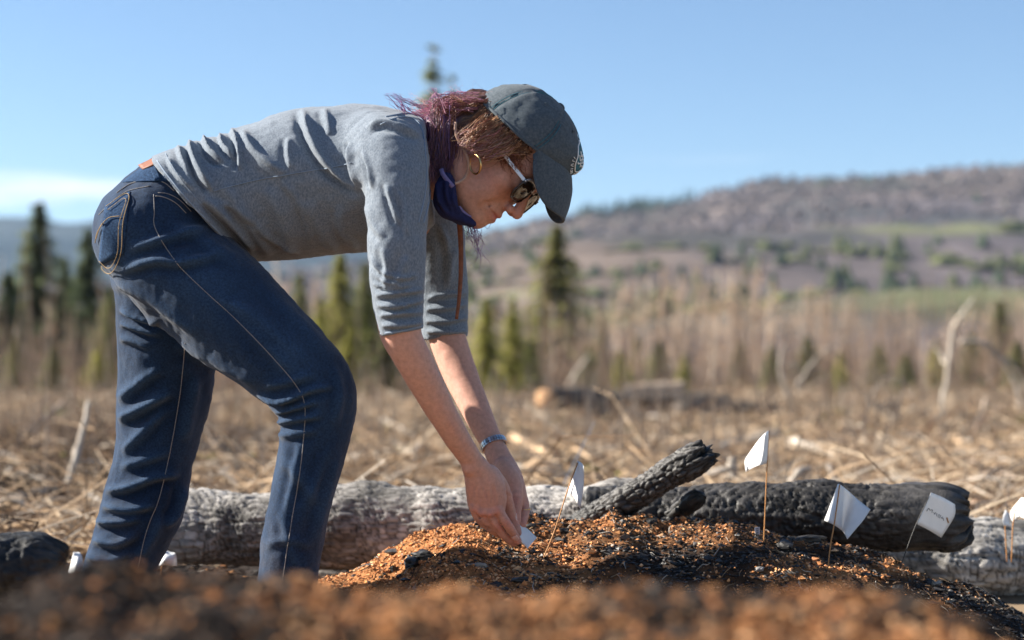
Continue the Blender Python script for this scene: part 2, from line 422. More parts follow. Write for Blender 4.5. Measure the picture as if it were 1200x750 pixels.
wear = np.clip(jd/.006, -.4, 1)*.55+.22*fbm(V, 16, 3, 61)+.35*np.exp(-(polydist(jq, [(230, 318), (300, 372), (372, 440), (392, 480)])[0]/34)**2)+.25*np.exp(-(((jq-np.array([128, 300]))/np.array([30, 45]))**2).sum(1))
wear = np.clip(.38+wear, 0, 1.1)[:, None]; jcol = np.array([.0060, .016, .040])*(1-wear)+np.array([.024, .050, .098])*wear
dust = np.clip((jq[:, 1]-600)/120, 0, 1)*np.clip(fbm(V, 22, 3, 63)+.1, 0, 1); jcol = jcol*(1-.5*dust[:, None])+np.array([.10, .075, .055])*.5*dust[:, None]
jeans = mesh_np('jeans', V, F, M_denim, person, col=jcol)
BV_j = BVHTree.FromPolygons(V.tolist(), F.tolist())
CAM = Vector((0, 0, CZ))
def surf(bv, px, py, off=0.0, ymin=0.0):
    d = (Vector(P(px, py, 10.0))-CAM).normalized(); o = CAM+d*max(ymin, 0)
    h = bv.ray_cast(o, d)
    if h[0] is None:
        h = bv.find_nearest(Vector(P(px, py, D)))
        return np.array(h[0])+off*np.array(h[1]), np.array(h[1])
    n = h[1] if h[1].dot(d) < 0 else -h[1]
    return np.array(h[0]+n*off), np.array(n)
def stitch(name, bv, pl, r, m, par, off=.0006, step=2.5, dashed=0, ymin=0.0):
    pl = catmull(np.array(pl, float), 6) if len(pl) > 2 else np.array(pl, float)
    ln = np.concatenate([[0], np.cumsum(np.linalg.norm(np.diff(pl, axis=0), axis=1))]); n = max(3, int(ln[-1]/step))
    t = np.linspace(0, ln[-1], n); q = np.stack([np.interp(t, ln, pl[:, k]) for k in (0, 1)], 1)
    pts = np.array([surf(bv, a, b, off, ymin)[0] for a, b in q])
    if dashed:
        parts = [tube(pts[i:i+2], r, 5) for i in range(0, len(pts)-1, 2) if np.linalg.norm(pts[i+1]-pts[i]) < .03]
    else:
        for _ in range(2): pts[1:-1] = .5*pts[1:-1]+.25*(pts[:-2]+pts[2:])
        parts = [tube(pts, r, 6)]
    return mesh_np(name, *join(parts), m, par)
def patch(name, bv, quad, m, par, off=.0015, n=10, k=None, thick=.002, rot=0):
    """a piece of cloth lying on a surface: quad = 4 pixel corners tl,tr,br,bl (edges may bow)"""
    q = np.array(quad, float); G = np.zeros((n, n, 3))
    for i in range(n):
        for j in range(n):
            u, v = j/(n-1), i/(n-1)
            p = (q[0]*(1-u)+q[1]*u)*(1-v)+(q[3]*(1-u)+q[2]*u)*v
            G[i, j] = surf(bv, p[0], p[1], off)[0]
    for _ in range(2):
        G[1:-1, 1:-1] = .4*G[1:-1, 1:-1]+.15*(G[:-2, 1:-1]+G[2:, 1:-1]+G[1:-1, :-2]+G[1:-1, 2:])
    V_, F_ = loft_grid(G); o = mesh_np(name, V_, F_, m, par); solidify(o, thick, 0); return o
# seams, pockets, waistband
stitch('outseam_stitching', BV_j, [(180, 228), (181, 248), (182, 268), (207, 308), (240, 341), (270, 368), (303, 401), (335, 436), (351, 458), (357, 474), (357, 500), (351, 555), (341, 615), (331, 680)], .0006, M_thread, jeans)
stitch('inseam_stitching', BV_j, [(217, 402), (211, 460), (201, 520), (187, 582), (172, 622), (160, 672)], .0007, M_thread, jeans)
bp = patch('back_pocket', BV_j, [(124, 241), (153, 225), (145, 297), (116, 312)], M_denim2, jeans, .0012)
stitch('pocket_stitching', BV_j, [(126, 243), (152, 228), (145, 262), (143, 296), (131, 320), (115, 308)], .0006, M_gold_thread, bp, .0034)
stitch('pocket_edge_stitching', BV_j, [(128, 247), (149, 233), (141, 262), (139, 294), (130, 314), (118, 305)], .0005, M_gold_thread, bp, .0032)
stitch('arc_stitching', BV_j, [(115, 280), (119, 268), (128, 256), (142, 254)], .0006, M_gold_thread, bp, .0034)
stitch('arc_stitching', BV_j, [(114, 284), (116, 273), (122, 262)], .0007, M_gold_thread, bp, .0034)
stitch('waistband_stitching', BV_j, [(137, 226), (152, 216), (168, 212), (190, 213), (204, 224)], .0008, M_thread, jeans)
stitch('front_pocket_stitching', BV_j, [(182, 230), (192, 231), (206, 238), (218, 250)], .0007, M_thread, jeans)
stitch('front_pocket_stitching', BV_j, [(185, 226), (196, 227), (210, 234), (224, 248)], .0006, M_thread, jeans)
stitch('yoke_seam', BV_j, [(116, 252), (132, 236), (150, 224), (176, 218)], .0006, M_thread, jeans)
patch('belt_loop', BV_j, [(177, 200), (184, 198), (189, 212), (182, 214)], M_denim2, jeans, .003, 5, thick=.003)
patch('leather_patch', BV_j, [(163, 195), (182, 186), (184, 193), (168, 200)], M_leather, jeans, .002, 6)
patch('waistband', BV_j, [(144, 214), (176, 190), (206, 214), (186, 213)], M_denim2, jeans, .0012, 10)

# ------------------------------------------------------------ shirt
sd = SDF(P(165, 410, D)+np.array([-.03, -.40, -.02]), P(560, 100, D)+np.array([.04, .36, .02]), .0034)
torso = [(216, 249, 0, 72, .172), (246, 240, 0, 74, .166), (282, 232, 0, 75, .152), (320, 223, 0, 81, .146), (365, 214, 0, 86, .150), (410, 210, 0, 85.5, .156), (446, 208, 0, 81, .156), (470, 204, 0, 68, .140), (488, 203, 0, 54, .105), (503, 202, 0, 48, .090)]
sd.chain(nodes(torso), k=.01, flat=True)
slv_n = [(446, 190, -.115, 60, .062), (456, 188, -.155, 47, .056), (464, 215, -.182, 38, .054), (465, 255, -.196, 35.5, .049), (465, 300, -.205, 34, .046), (466, 338, -.205, 31, .042), (467, 362, -.204, 29.5, .041), (469, 378, -.203, 27.5, .040), (471, 389, -.202, 26.5, .038)]
sd.chain(nodes(slv_n), k=.022, flat=True)
slv_f = [(458, 196, .11, 56, .060), (482, 200, .15, 48, .056), (497, 235, .172, 39, .052), (509, 280, .18, 35, .048), (516, 325, .18, 31, .043), (518, 350, .18, 30, .042), (519.5, 372, .18, 28, .041), (521.5, 395, .18, 26, .038)]
sd.chain(nodes(slv_f), k=.022, flat=True)
# loose neck opening and cut edges
neckc = [(468, 192, 0, 36, .058), (492, 194, 0, 43, .070), (530, 200, 0, 52, .082)]
sd.chain(nodes(neckc), k=.004, op='s')
hn = np.array([-.735, 0, .50]); hn = np.array([-(104), 0, 0.]); 
hem_a, hem_b = P(181, 184, D), P(292, 309, D)
ed = hem_b-hem_a; hn = np.array([ed[2], 0, -ed[0]]); hn /= np.linalg.norm(hn); hn = hn if hn[0] < 0 else -hn
sd.plane_cut(hem_a, hn)
V, F = sd.mesh(2); N = normals(V, F)
q = PIX(V)
sf = [([(222, 165), (226, 184), (234, 202), (249, 224)], 4.2, .012, .8), ([(208, 170), (214, 186), (222, 200)], 3.6, .005, .6), ([(238, 160), (245, 178), (262, 190)], 3.4, .009, .8), ([(258, 156), (262, 172), (276, 184)], 3.2, .007, .6),
      ([(271, 150), (279, 172), (281, 200)], 3.6, .009, .8), ([(283, 152), (300, 180), (336, 204)], 6, .009, -.3), ([(354, 128), (363, 160), (384, 194), (424, 222)], 5.5, .010, .9), ([(338, 160), (338, 180), (342, 198)], 4.5, .004, .6),
      ([(380, 128), (384, 144), (386, 158)], 5, .004, .6), ([(411, 166), (413, 192), (422, 216)], 3.6, .007, .8), ([(404, 170), (408, 192), (418, 214)], 3.0, .004),
      ([(226, 238), (248, 262), (284, 300)], 5, .007, .9), ([(240, 232), (268, 258), (300, 296)], 6, .010, .8), ([(262, 216), (290, 258), (318, 300)], 8, .006, .6), ([(252, 236), (280, 246), (310, 268)], 5, .004, .4), ([(312, 220), (330, 255), (342, 296)], 9, .005, .5),
      ([(360, 235), (372, 262), (396, 296)], 9, .004, .4), ([(398, 240), (404, 270), (420, 296)], 7, .004, .5), ([(430, 150), (446, 145), (470, 150), (492, 160)], 4, .006, .6),
      ([(452, 215), (462, 246), (468, 262)], 4, .005, .6), ([(468, 225), (474, 250), (476, 276)], 4, .004, .6), ([(448, 290), (454, 312), (452, 336)], 5, .004, .5), ([(476, 300), (470, 320), (462, 336)], 5, .004, .5), ([(440, 320), (452, 330), (470, 332)], 4, .004), ([(430, 240), (436, 262), (450, 280)], 5, .003),
      ([(440, 347), (466, 344), (496, 340)], 3.2, .006, .9), ([(441, 358), (466, 360), (496, 352)], 3.0, .006, .9), ([(444, 370), (468, 368), (496, 366)], 3.2, .006, .9), ([(446, 382), (470, 382), (496, 378)], 3.4, .005, .8),
      ([(500, 350), (522, 346), (546, 344)], 3.2, .005, .9), ([(500, 362), (522, 362), (546, 357)], 3.0, .006, .9), ([(500, 376), (522, 377), (548, 372)], 3.2, .006, .8), ([(500, 388), (522, 390), (547, 388)], 3.0, .005, .8),
      ([(424, 176), (432, 196), (436, 222)], 3, .004, .7), ([(433, 300), (446, 318), (470, 326), (490, 322)], 3, .004, .7), ([(436, 332), (456, 338), (482, 334)], 2.6, .004, .7), ([(300, 262), (322, 282), (352, 296)], 5, .005, .6), ([(330, 210), (352, 240), (366, 286)], 5, .004, .6), ([(196, 184), (206, 202), (226, 222)], 3, .005, .7),
      ([(515, 262), (524, 290), (526, 330)], 5, .004, .6), ([(534, 290), (528, 310), (524, 338)], 5, .004, .6)]
bk = [([(250, 170), (258, 200), (280, 240)], 8, .007), ([(300, 150), (310, 190), (330, 250)], 9, .006), ([(360, 140), (372, 190), (400, 250)], 9, .006), ([(220, 180), (240, 230), (290, 290)], 8, .006)]
V = V+N*(1.35*folds(V, N, [(f[0], f[1]*.82)+tuple(f[2:]) for f in sf])+folds(V, N, bk, near=False)+.0024*fbm(V, 17, 3, 5)+.0006*vnoise(V, 120, 19))[:, None]
V = lap(V, F, .15)
shirt = mesh_np('shirt', V, F, M_shirt, person)
BV_s = BVHTree.FromPolygons(V.tolist(), F.tolist())
stitch('hem_stitching', BV_s, [(194, 180), (204, 198), (228, 230), (258, 262), (292, 296)], .0006, M_grey_thread, shirt)
stitch('hem_edge', BV_s, [(184, 188), (196, 205), (220, 234), (252, 268), (284, 300)], .0012, M_grey_thread, shirt, 0)
stitch('collar_seam', BV_s, [(446, 146), (462, 139), (482, 138), (494, 150), (498, 176), (500, 205), (497, 232), (490, 262)], .0011, M_grey_thread, shirt, .0004)
stitch('collar_edge', BV_s, [(452, 137), (478, 133), (496, 142), (503, 165), (505, 205), (502, 238), (496, 262)], .0014, M_grey_thread, shirt, .0002)
stitch('side_seam', BV_s, [(412, 191), (390, 196), (340, 204), (296, 212), (250, 224)], .0008, M_grey_thread, shirt, .0010)
stitch('cuff_hem', BV_s, [(446, 391), (470, 388), (495, 382)], .0016, M_grey_thread, shirt, -.0004)

# ------------------------------------------------------------ head frame
HO = P(571, 177, D)                                  # middle of the head, between the ears
f2 = np.array([.66, 0, -.75]); f2 /= np.linalg.norm(f2); u2 = np.array([.75, 0, .66]); u2 /= np.linalg.norm(u2)
YAW = rad(13); r2 = np.array([0, -1.0, 0])
Fv = f2*math.cos(YAW)+r2*math.sin(YAW); Rv = r2*math.cos(YAW)-f2*math.sin(YAW); Uv = u2
HM = np.stack([Fv, Rv, Uv])                          # rows: forward, right (towards camera), up
def hd(f, r, u): return HO+f*Fv+r*Rv+u*Uv
def hn_(lst): return [[*hd(*l[:3]), l[3], l[4] if len(l) > 4 else l[3]] for l in lst]

# ------------------------------------------------------------ body: head, neck, arms, hands in one skin
sd = SDF(P(425, 660, D)+np.array([0, -.27, 0]), P(690, 95, D)+np.array([0, .27, 0]), .0023, far=.035)
sd.ell(hd(.020, 0, .045), (.082, .070, .082), HM, k=.005)
sd.ell(hd(.042, 0, -.018), (.050, .056, .070), HM, k=.02)
for sg in (1, -1):
    sd.chain(hn_([(-.004, .054*sg, -.030, .016), (.016, .050*sg, -.058, .017), (.045, .036*sg, -.076, .017), (.068, .014*sg, -.084, .016)]), k=.02)
    sd.ell(hd(.062, .040*sg, -.016), (.022, .020, .018), HM, k=.016)
    sd.ell(hd(.052, .036*sg, -.046), (.026, .020, .024), HM, k=.016)
sd.chain(hn_([(.084, -.038, .022, .012), (.094, 0, .024, .013), (.084, .038, .022, .012)]), k=.014)
sd.ell(hd(.072, 0, -.083), (.017, .019, .016), HM, k=.012)
sd.ell(hd(.076, 0, -.055), (.016, .026, .024), HM, k=.014)
for sg in (1, -1):
    sd.ell(hd(.106, .032*sg, .002), (.020, .017, .014), HM, k=.012, op='s')
    sd.ell(hd(.080, .032*sg, .000), (.013, .015, .0125), HM, k=.004)
sd.chain(hn_([(.091, 0, .014, .0075), (.099, 0, -.004, .0075), (.107, 0, -.020, .0085), (.1115, 0, -.032, .0098)]), k=.008, side=Rv)
for sg in (1, -1):
    sd.ell(hd(.100, .0115*sg, -.036), (.0095, .0070, .0075), HM, k=.005)
    sd.ell(hd(.1055, .0062*sg, -.0425), (.0045, .0030, .0030), HM, k=.002, op='s')
sd.chain(hn_([(.078, -.026, -.060, .0035), (.0905, -.010, -.0555, .0055), (.0925, 0, -.056, .0055), (.0905, .010, -.0555, .0055), (.078, .026, -.060, .0035)]), k=.005, side=Uv)
sd.chain(hn_([(.078, -.023, -.062, .003), (.0890, -.008, -.067, .0062), (.0895, 0, -.0675, .0064), (.0890, .008, -.067, .0062), (.078, .023, -.062, .003)]), k=.005, side=Uv)
sd.chain(hn_([(.079, -.027, -.0590, .0016), (.0945, -.009, -.0615, .0018), (.0970, 0, -.0615, .0018), (.0945, .009, -.0615, .0018), (.079, .027, -.0590, .0016)]), k=.003, op='s', side=Uv)
for sg in (1, -1): sd.chain(hn_([(.094, .019*sg, -.036, .002), (.086, .032*sg, -.050, .0022), (.078, .036*sg, -.060, .0015)]), k=.010, op='s')
# ears
for sg in (1, -1):
    sd.ell(hd(.004, .069*sg, -.004), (.013, .007, .024), HM, k=.004)
    sd.ell(hd(.008, .077*sg, .000), (.008, .005, .013), HM, k=.004, op='s')
    sd.chain(hn_([(.014, .070*sg, .006, .0030), (.009, .074*sg, .018, .0030), (-.003, .076*sg, .015, .0030), (-.006, .075*sg, .000, .0030), (.001, .071*sg, -.018, .0034), (.008, .069*sg, -.026, .0048)]), k=.003)
# neck into the torso
sd.chain([[*hd(.004, 0, -.012), .054, .052], [*hd(-.022, 0, -.045), .053, .052], [*P(505, 192, D), .056, .056], [*P(470, 196, D), .062, .075], [*P(440, 205, D), .07, .09]], k=.022)
sd.chain(nodes([(462, 215, -.06, 34, .05), (462, 225, -.14, 30, .045)]), k=.03)
sd.chain(nodes([(462, 205, .06, 30, .05), (476, 215, .14, 24, .04)]), k=.02)
# near (right) arm
arm_n = [(462, 220, -.165, 30, .040), (464, 280, -.19, 28, .038), (467, 340, -.20, 24.5, .034), (470, 375, -.20, 23, .032), (473, 398, -.196, 22.8, .031), (488, 428, -.180, 21.3, .029), (503, 456, -.160, 19.4, .026), (519, 485, -.138, 17, .023), (536, 514, -.112, 15, .0200), (549, 534, -.092, 13.6, .0165), (556, 546, -.082, 13.8, .0150)]
sd.chain(nodes(arm_n), k=.012)
sd.chain(nodes([(450, 380, -.185, 8, .010), (456, 394, -.183, 10, .012), (464, 404, -.18, 11, .012)]), k=.012)
arm_f = [(484, 225, .15, 24, .036), (508, 290, .175, 28, .038), (516, 340, .18, 24, .033), (521, 378, .178, 22.5, .031), (526, 402, .172, 21.5, .030), (540, 440, .150, 20, .027), (555, 474, .122, 17.4, .023), (568, 502, .096, 15, .0195), (577, 520, .080, 13.2, .016), (583, 533, .070, 12.8, .0155)]
sd.chain(nodes(arm_f), k=.012)
# right hand, back of it towards the camera
sd.chain(nodes([(556, 546, -.082, 14, .0145), (562, 558, -.076, 18.5, .0150), (567, 574, -.068, 21.5, .0150), (569, 590, -.060, 21, .0135), (570, 598, -.057, 18, .0115)]), k=.008)
sd.chain(nodes([(574, 552, -.066, 8, .012), (582, 566, -.060, 8.5, .012), (586, 584, -.052, 8, .011), (585, 598, -.050, 7, .0095)]), k=.008)
def finger(sd, pts, r0, r1, k=.003):
    n = len(pts); ns = []
    for i, (px, py, dy) in enumerate(pts):
        r = (r0+(r1-r0)*i/(n-1))/1.0; ns.append([*P(px, py, D+dy), r, r])
    sd.chain(ns, k=k, sub=4)
finger(sd, [(582, 594, -.056), (587, 603, -.058), (594, 613.5, -.054), (601, 624, -.040), (607, 634, -.026)], .0090, .0064, .003)
finger(sd, [(573, 598, -.055), (576, 607, -.056), (583, 618.5, -.047), (592, 629, -.032), (602, 636.5, -.018)], .0088, .0062, .002)
finger(sd, [(563, 598, -.056), (565, 606, -.057), (571, 615.5, -.046), (580, 623.5, -.030), (589, 627, -.014)], .0084, .0060, .002)
finger(sd, [(555.5, 593, -.058), (556.5, 600, -.059), (561, 608.5, -.050), (569, 616, -.036), (577, 619, -.022)], .0076, .0054, .002)
finger(sd, [(577, 556, -.058), (588, 570, -.034), (595, 590, -.020), (600, 608, -.012), (606, 624, -.010)], .0125, .0078, .006)
for pl in ([(579, 602), (588.5, 618), (598, 631)], [(568.5, 603), (576, 616), (586, 627)], [(560, 601), (565.5, 611.5), (574, 620)]):
    sd.chain([[*P(a_, b_, D-.066+.010*i_), .0024-.0003*i_, .0024-.0003*i_] for i_, (a_, b_) in enumerate(pl)], k=.003, op='s', sub=4)
# knuckles and tendons
for px, py, dy, r in ((583, 598, -.066, .006), (574, 601, -.068, .006), (564, 600, -.069, .0055), (556, 595, -.068, .005)):
    sd.ell(P(px, py, D+dy), (r, r*.8, r), None, k=.006)
sd.ell(P(548, 549, D-.094), (.007, .006, .008), None, k=.008)
# left hand, thumb side towards the camera
sd.chain(nodes([(583, 533, .070, 13, .0155), (590, 546, .060, 15, .019), (597, 562, .050, 16, .021), (603, 578, .042, 14, .019), (606, 586, .040, 11, .016)]), k=.008)
sd.chain(nodes([(590, 545, .044, 8, .011), (597, 556, .032, 9.5, .0125), (603, 568, .026, 8, .011)]), k=.008)
finger(sd, [(600, 560, .030), (604.5, 572, .022), (606, 586, .014), (605, 599, .008), (605, 611, .004)], .0118, .0078, .004)
finger(sd, [(609, 578, .044), (614, 590, .040), (614.5, 603, .028), (612, 614, .016)], .0098, .0070, .003)
finger(sd, [(608, 582, .056), (612.5, 596, .056), (611, 608, .044), (606, 618, .030)], .0098, .0070, .003)
finger(sd, [(604, 584, .066), (607, 598, .068), (604, 611, .056), (599, 619, .044)], .0092, .0066, .003)
finger(sd, [(600, 582, .074), (601, 594, .078), (597, 604, .070), (593, 611, .060)], .0082, .0060, .003)
V, F = sd.mesh(1); N = normals(V, F)
loc = (V-HO)@HM.T
# fine skin modelling: knuckle wrinkles, tendon hints
q = PIX(V)
V = V+N*(.00035*fbm(V, 60, 3, 8)+folds(V, N, [([(560, 560), (558, 580), (556, 596)], 2.6, .0011), ([(566, 560), (566, 580), (565, 598)], 2.6, .0011), ([(572, 560), (574, 580), (574, 598)], 2.6, .0012), ([(578, 562), (582, 580), (583, 596)], 2.6, .0010),
      ([(592, 574), (600, 580), (608, 577)], 1.6, .0010), ([(600, 584), (604, 582), (610, 584)], 1.2, .0007)]))[:, None]
base = np.array([.52, .285, .215]); col = np.tile(base, (len(V), 1))
def blend(w, c):
    global col
    w = np.clip(w, 0, 1)[:, None]; col = col*(1-w)+np.array(c)*w
inhead = np.linalg.norm(loc, axis=1) < .2
g = lambda c, s: np.exp(-(((loc-np.array(c))/np.array(s))**2).sum(1))*inhead
blend(.55*g((.105, 0, -.03), (.02, .02, .015)), (.55, .20, .15))
blend(.55*(g((.06, .045, -.03), (.025, .02, .02))+g((.06, -.045, -.03), (.025, .02, .02))), (.55, .22, .16))
blend(1.1*g((.094, 0, -.0615), (.016, .017, .0075)), (.42, .125, .115))
blend(.6*(g((-.005, .075, .01), (.02, .012, .03))), (.62, .24, .17))
blend(.9*(g((.094, .034, .025), (.012, .014, .0045))+g((.094, -.034, .025), (.012, .014, .0045))), (.12, .06, .04))
hands = np.clip((q[:, 1]-552)/40, 0, 1); blend(.35*hands, (.52, .235, .175))
for pl in ([(583, 598), (578, 575)], [(574, 601), (569, 576)], [(564, 600), (561, 574)], [(571, 585), (564, 566), (560, 552)], [(549, 534), (536, 505), (524, 486)], [(558, 520), (545, 500), (536, 476)]):
    d_, _, fr_ = polydist(q, pl); blend(.20*np.exp(-(d_/1.6)**2)*(N[:, 1] < -.2), (.34, .20, .21))
for kx, ky in ((583, 599), (575, 603), (565, 603), (557, 598), (594, 614), (585, 619), (604, 586)):
    blend(.42*np.exp(-((q-np.array([kx, ky]))**2).sum(1)/22), (.56, .20, .16))
blend(.10*np.clip(fbm(V, 55, 3, 77)*2, -1, 1), (.60, .25, .19)); blend(.5*np.clip(vnoise(V, 260, 78)-.72, 0, 1)*3, (.30, .14, .09))
blend(.30*np.clip((q[:, 1]-585)/45, 0, 1)*np.clip(fbm(V, 70, 3, 91)+.2, 0, 1), (.10, .06, .045))
tips = np.zeros(len(V))
for t in ((606, 635), (605, 611), (613, 613)): tips = np.maximum(tips, np.exp(-((q-np.array(t))**2).sum(1)/60))
blend(.4*tips, (.58, .22, .17))
body = mesh_np('body', V, F, M_skin, person, col=col)
BV_b = BVHTree.FromPolygons(V.tolist(), F.tolist())

# fingernails
def nail(px, py, dy, ang, w=.0048, l=.0062):
    p, n = surf(BV_b, px, py, .0002); d = np.array([math.cos(ang), 0, -math.sin(ang)]); d -= n*(d@n); d /= np.linalg.norm(d); s_ = np.cross(n, d)
    G = np.array([[p+d*(l*v)+s_*(w*u*(1-.3*max(v, 0)**2))-n*(.0012*u*u) for u in np.linspace(-1, 1, 6)] for v in np.linspace(-1, 1, 6)])
    o = mesh_np('fingernail', *loft_grid(G), mat('nail', (.62, .36, .30), rough=.3, spec=.5) if 'nail' not in bpy.data.materials else bpy.data.materials['nail'], body); solidify(o, .0006, 1)
nail(605.5, 606, 0, 1.5); nail(604.5, 631, 0, .95)

# ------------------------------------------------------------ cap
cn, cm = 96, 40
cc = np.array([.026, 0, .050]); G = np.zeros((cm, cn, 3)); LOC = np.zeros((cm, cn, 3))
def rim_u(ph): return .044+.026*max(math.cos(ph), 0)**2-.006*max(-math.cos(ph), 0)
def cap_pt(ph, s):
    """ph round the head, s 0 rim .. 1 top"""
    th = s*math.pi/2; ru = rim_u(ph); top = .135
    fr = .093+.008*max(-math.cos(ph), 0)
    rr = math.cos(th)**.90; zz = math.sin(th)**.98
    f = cc[0]+fr*math.cos(ph)*rr+.007*math.sin(min(s/.55, 1)*math.pi)*max(math.cos(ph), 0); r = .080*math.sin(ph)*rr; u = ru+(top-ru)*zz
    return f, r, u
for i in range(cm):
    for j in range(cn):
        LOC[i, j] = cap_pt(2*math.pi*j/cn, i/(cm-1)*.999)
GW = HO+LOC@HM
V, F = loft_grid(GW, True); N = normals(V, F)
cen = HO+np.array([.02, 0, .06])@HM; N = np.where((((V-cen)*N).sum(1) < 0)[:, None], -N, N)
ph = np.tile(2*math.pi*np.arange(cn)/cn, cm); ss = np.repeat(np.arange(cm)/(cm-1), cn)
seam = np.zeros(len(V)); rowst = np.zeros(len(V))
for k in range(6):
    dph = np.abs((ph-k*math.pi/3+math.pi) % (2*math.pi)-math.pi)*(.09*np.cos(ss*1.5)+.004)
    seam += np.exp(-(dph/.0022)**2)
V = V+N*(-.0016*seam+.0019*fbm(V, 34, 3, 21)*np.clip(1.1-ss*.6, 0, 1)+.0007*vnoise(V, 110, 4))[:, None]
cap = mesh_np('cap', V, F, M_cap, person); solidify(cap, .0022, 0)
CAPV, CAPF = V, F
# brim
bn, bs = 41, 16; G = np.zeros((bs, bn, 3))
for j in range(bn):
    e = -1+2*j/(bn-1); ph_ = e*rad(57); b = np.array(cap_pt(ph_, 0.02)); 
    Lb = .070*max(1-abs(e)**4.0, 0)**.55
    for i in range(bs):
        t = i/(bs-1); p = b+Lb*t*np.array([.84-.14*t, .10*e, -.44-.34*t])
        p[2] -= .016*(abs(p[1])/.08)**2*t*(1-.3*abs(e)); p[1] *= 1-.07*t
        G[i, j] = p
GW = HO+G@HM; V, F = loft_grid(GW); V = V+.0008*fbm(V, 40, 2, 6)[:, None]
brim = mesh_np('brim', V, F, M_cap, cap); solidify(brim, .004, 0)
md = brim.modifiers.new('round', 'BEVEL'); md.width = .0012; md.segments = 2
for t in (.25, .45, .65, .85):
    i = int(t*(bs-1)); mesh_np('brim_stitching', *tube(GW[i, 2:-2]+Uv*.0023, .0004, 5), M_capt, brim)
mesh_np('brim_edge', *tube(GW[-1], .0026, 6), M_cap, brim)
mesh_np('rim_band', *tube(np.vstack([[np.array(HO+np.array(cap_pt(a, .01))@HM) for a in np.linspace(0, 2*math.pi, 60)]]), .0027, 6, False), M_cap, cap)
topp = HO+np.array(cap_pt(0, .999))@HM
a = np.linspace(0, 2*math.pi, 14)[:-1]; G = np.array([[topp+Fv*(.008*math.cos(t)*math.cos(x))+Rv*(.008*math.cos(t)*math.sin(x))+Uv*(.0055*math.sin(t)) for x in a] for t in np.linspace(-.4, 1.57, 7)])
mesh_np('button', *loft_grid(G, True), M_cap, cap)
for k in range(6):
    for dd_ in (-.035, .035):
        sp_ = np.array([HO+np.array(cap_pt(k*math.pi/3+dd_/max(math.cos(s_*1.5), .12)*.9, s_))@HM for s_ in np.linspace(.03, .86, 26)]); nn = sp_-cen; nn /= np.linalg.norm(nn, axis=1, keepdims=True)
        mesh_np('seam_stitching', *tube(sp_+nn*.0009, .0006, 5), M_capt, cap)
# eyelets
for k in range(6):
    aa = (k+.5)*math.pi/3; c0 = HO+np.array(cap_pt(aa, .55))@HM; nn = c0-cen; nn /= np.linalg.norm(nn); e1 = np.cross(nn, Uv); e1 /= np.linalg.norm(e1); e2 = np.cross(nn, e1)
    ring = np.array([c0+nn*.001+.003*(math.cos(t)*e1+math.sin(t)*e2) for t in np.linspace(0, 2*math.pi, 13)]); mesh_np('eyelet', *tube(ring, .0009, 5, False), M_cap, cap)
# embroidered badge on the front panels: ring, waves and a line of stitched letters round the lower edge
BV_c = BVHTree.FromPolygons(CAPV.tolist(), CAPF.tolist())
def capsurf(x, y, off):                             # x across, y up on the front panels, metres
    o = Vector(hd(.2, x, .100+y)); d = Vector(-Fv); h = BV_c.ray_cast(o, d)
    return np.array(h[0])+off*Fv if h[0] is not None else hd(.12, x, .100+y)
bx0 = .005
tt = np.linspace(0, 2*math.pi, 37)
G = np.array([[capsurf(bx0+rr*math.cos(t), rr*math.sin(t), .0024) for t in tt] for rr in (.0005, .007, .014, .0185)])
badge = mesh_np('badge', *loft_grid(G), M_capt, cap); solidify(badge, .001, 0)
mesh_np('badge_ring', *tube(np.array([capsurf(bx0+.0190*math.cos(t), .0190*math.sin(t), .003) for t in tt]), .0011, 5, False), M_capw, badge)
for k, (yy, w_) in enumerate(((-.006, .012), (.0, .014), (.006, .011))):
    mesh_np('badge_line', *tube(np.array([capsurf(bx0+x, yy+.0022*math.sin(x*500+k), .0034) for x in np.linspace(-w_, w_, 16)]), .0010, 5), M_capw, badge)
for k in range(15):
    t = rad(200+k*10); r0, r1 = .0225, .0268
    pts = [capsurf(bx0+r0*math.cos(t), r0*math.sin(t), .0025), capsurf(bx0+r1*math.cos(t+.06*(k % 3-1)), r1*math.sin(t+.06*(k % 3-1)), .0025)]
    if k % 2: pts.append(capsurf(bx0+r1*math.cos(t+.09), r1*math.sin(t+.09), .0025))
    mesh_np('badge_letter', *tube(np.array(pts), .0007, 4), M_capw, badge)

# ------------------------------------------------------------ hair
sd = SDF(hd(.03, 0, 0)-.24, hd(.03, 0, 0)+.17, .004)
sd.ell(hd(.008, 0, .034), (.070, .074, .070), HM, k=.005)
sd.ell(hd(-.040, 0, -.006), (.040, .058, .046), HM, k=.02)
sd.ell(hd(.046, 0, .034), (.040, .074, .026), HM, k=.01)
sd.chain([[*hd(-.05, 0, .02), .050, .055], [*P(522, 150, D), .036, .055], [*P(512, 178, D), .030, .055], [*P(516, 205, D-.02), .020, .040]], k=.02)
sd.ell(hd(.110, 0, .010), (.058, .12, .050), HM, k=.006, op='s')
sd.ell(hd(.020, .092, -.030), (.062, .05, .046), HM, k=.006, op='s')
sd.ell(hd(.020, -.092, -.030), (.062, .05, .046), HM, k=.006, op='s')
V, F = sd.mesh(2); N = normals(V, F)
q = PIX(V); V = V+N*(.0035*vnoise(V*np.array([1, 1, 1.6]), 55, 2)+.002*vnoise(V, 140, 3))[:, None]
w = np.clip((545-q[:, 0])/30, 0, 1)[:, None]
hair = mesh_np('hair', V, F, M_hair, person, col=(1-w)*np.array([.060, .026, .015])+w*np.array([.085, .028, .080]))
BV_h = BVHTree.FromPolygons(V.tolist(), F.tolist())
rr = random.Random(5)
SV, SF, SC, so_ = [], [], [], 0
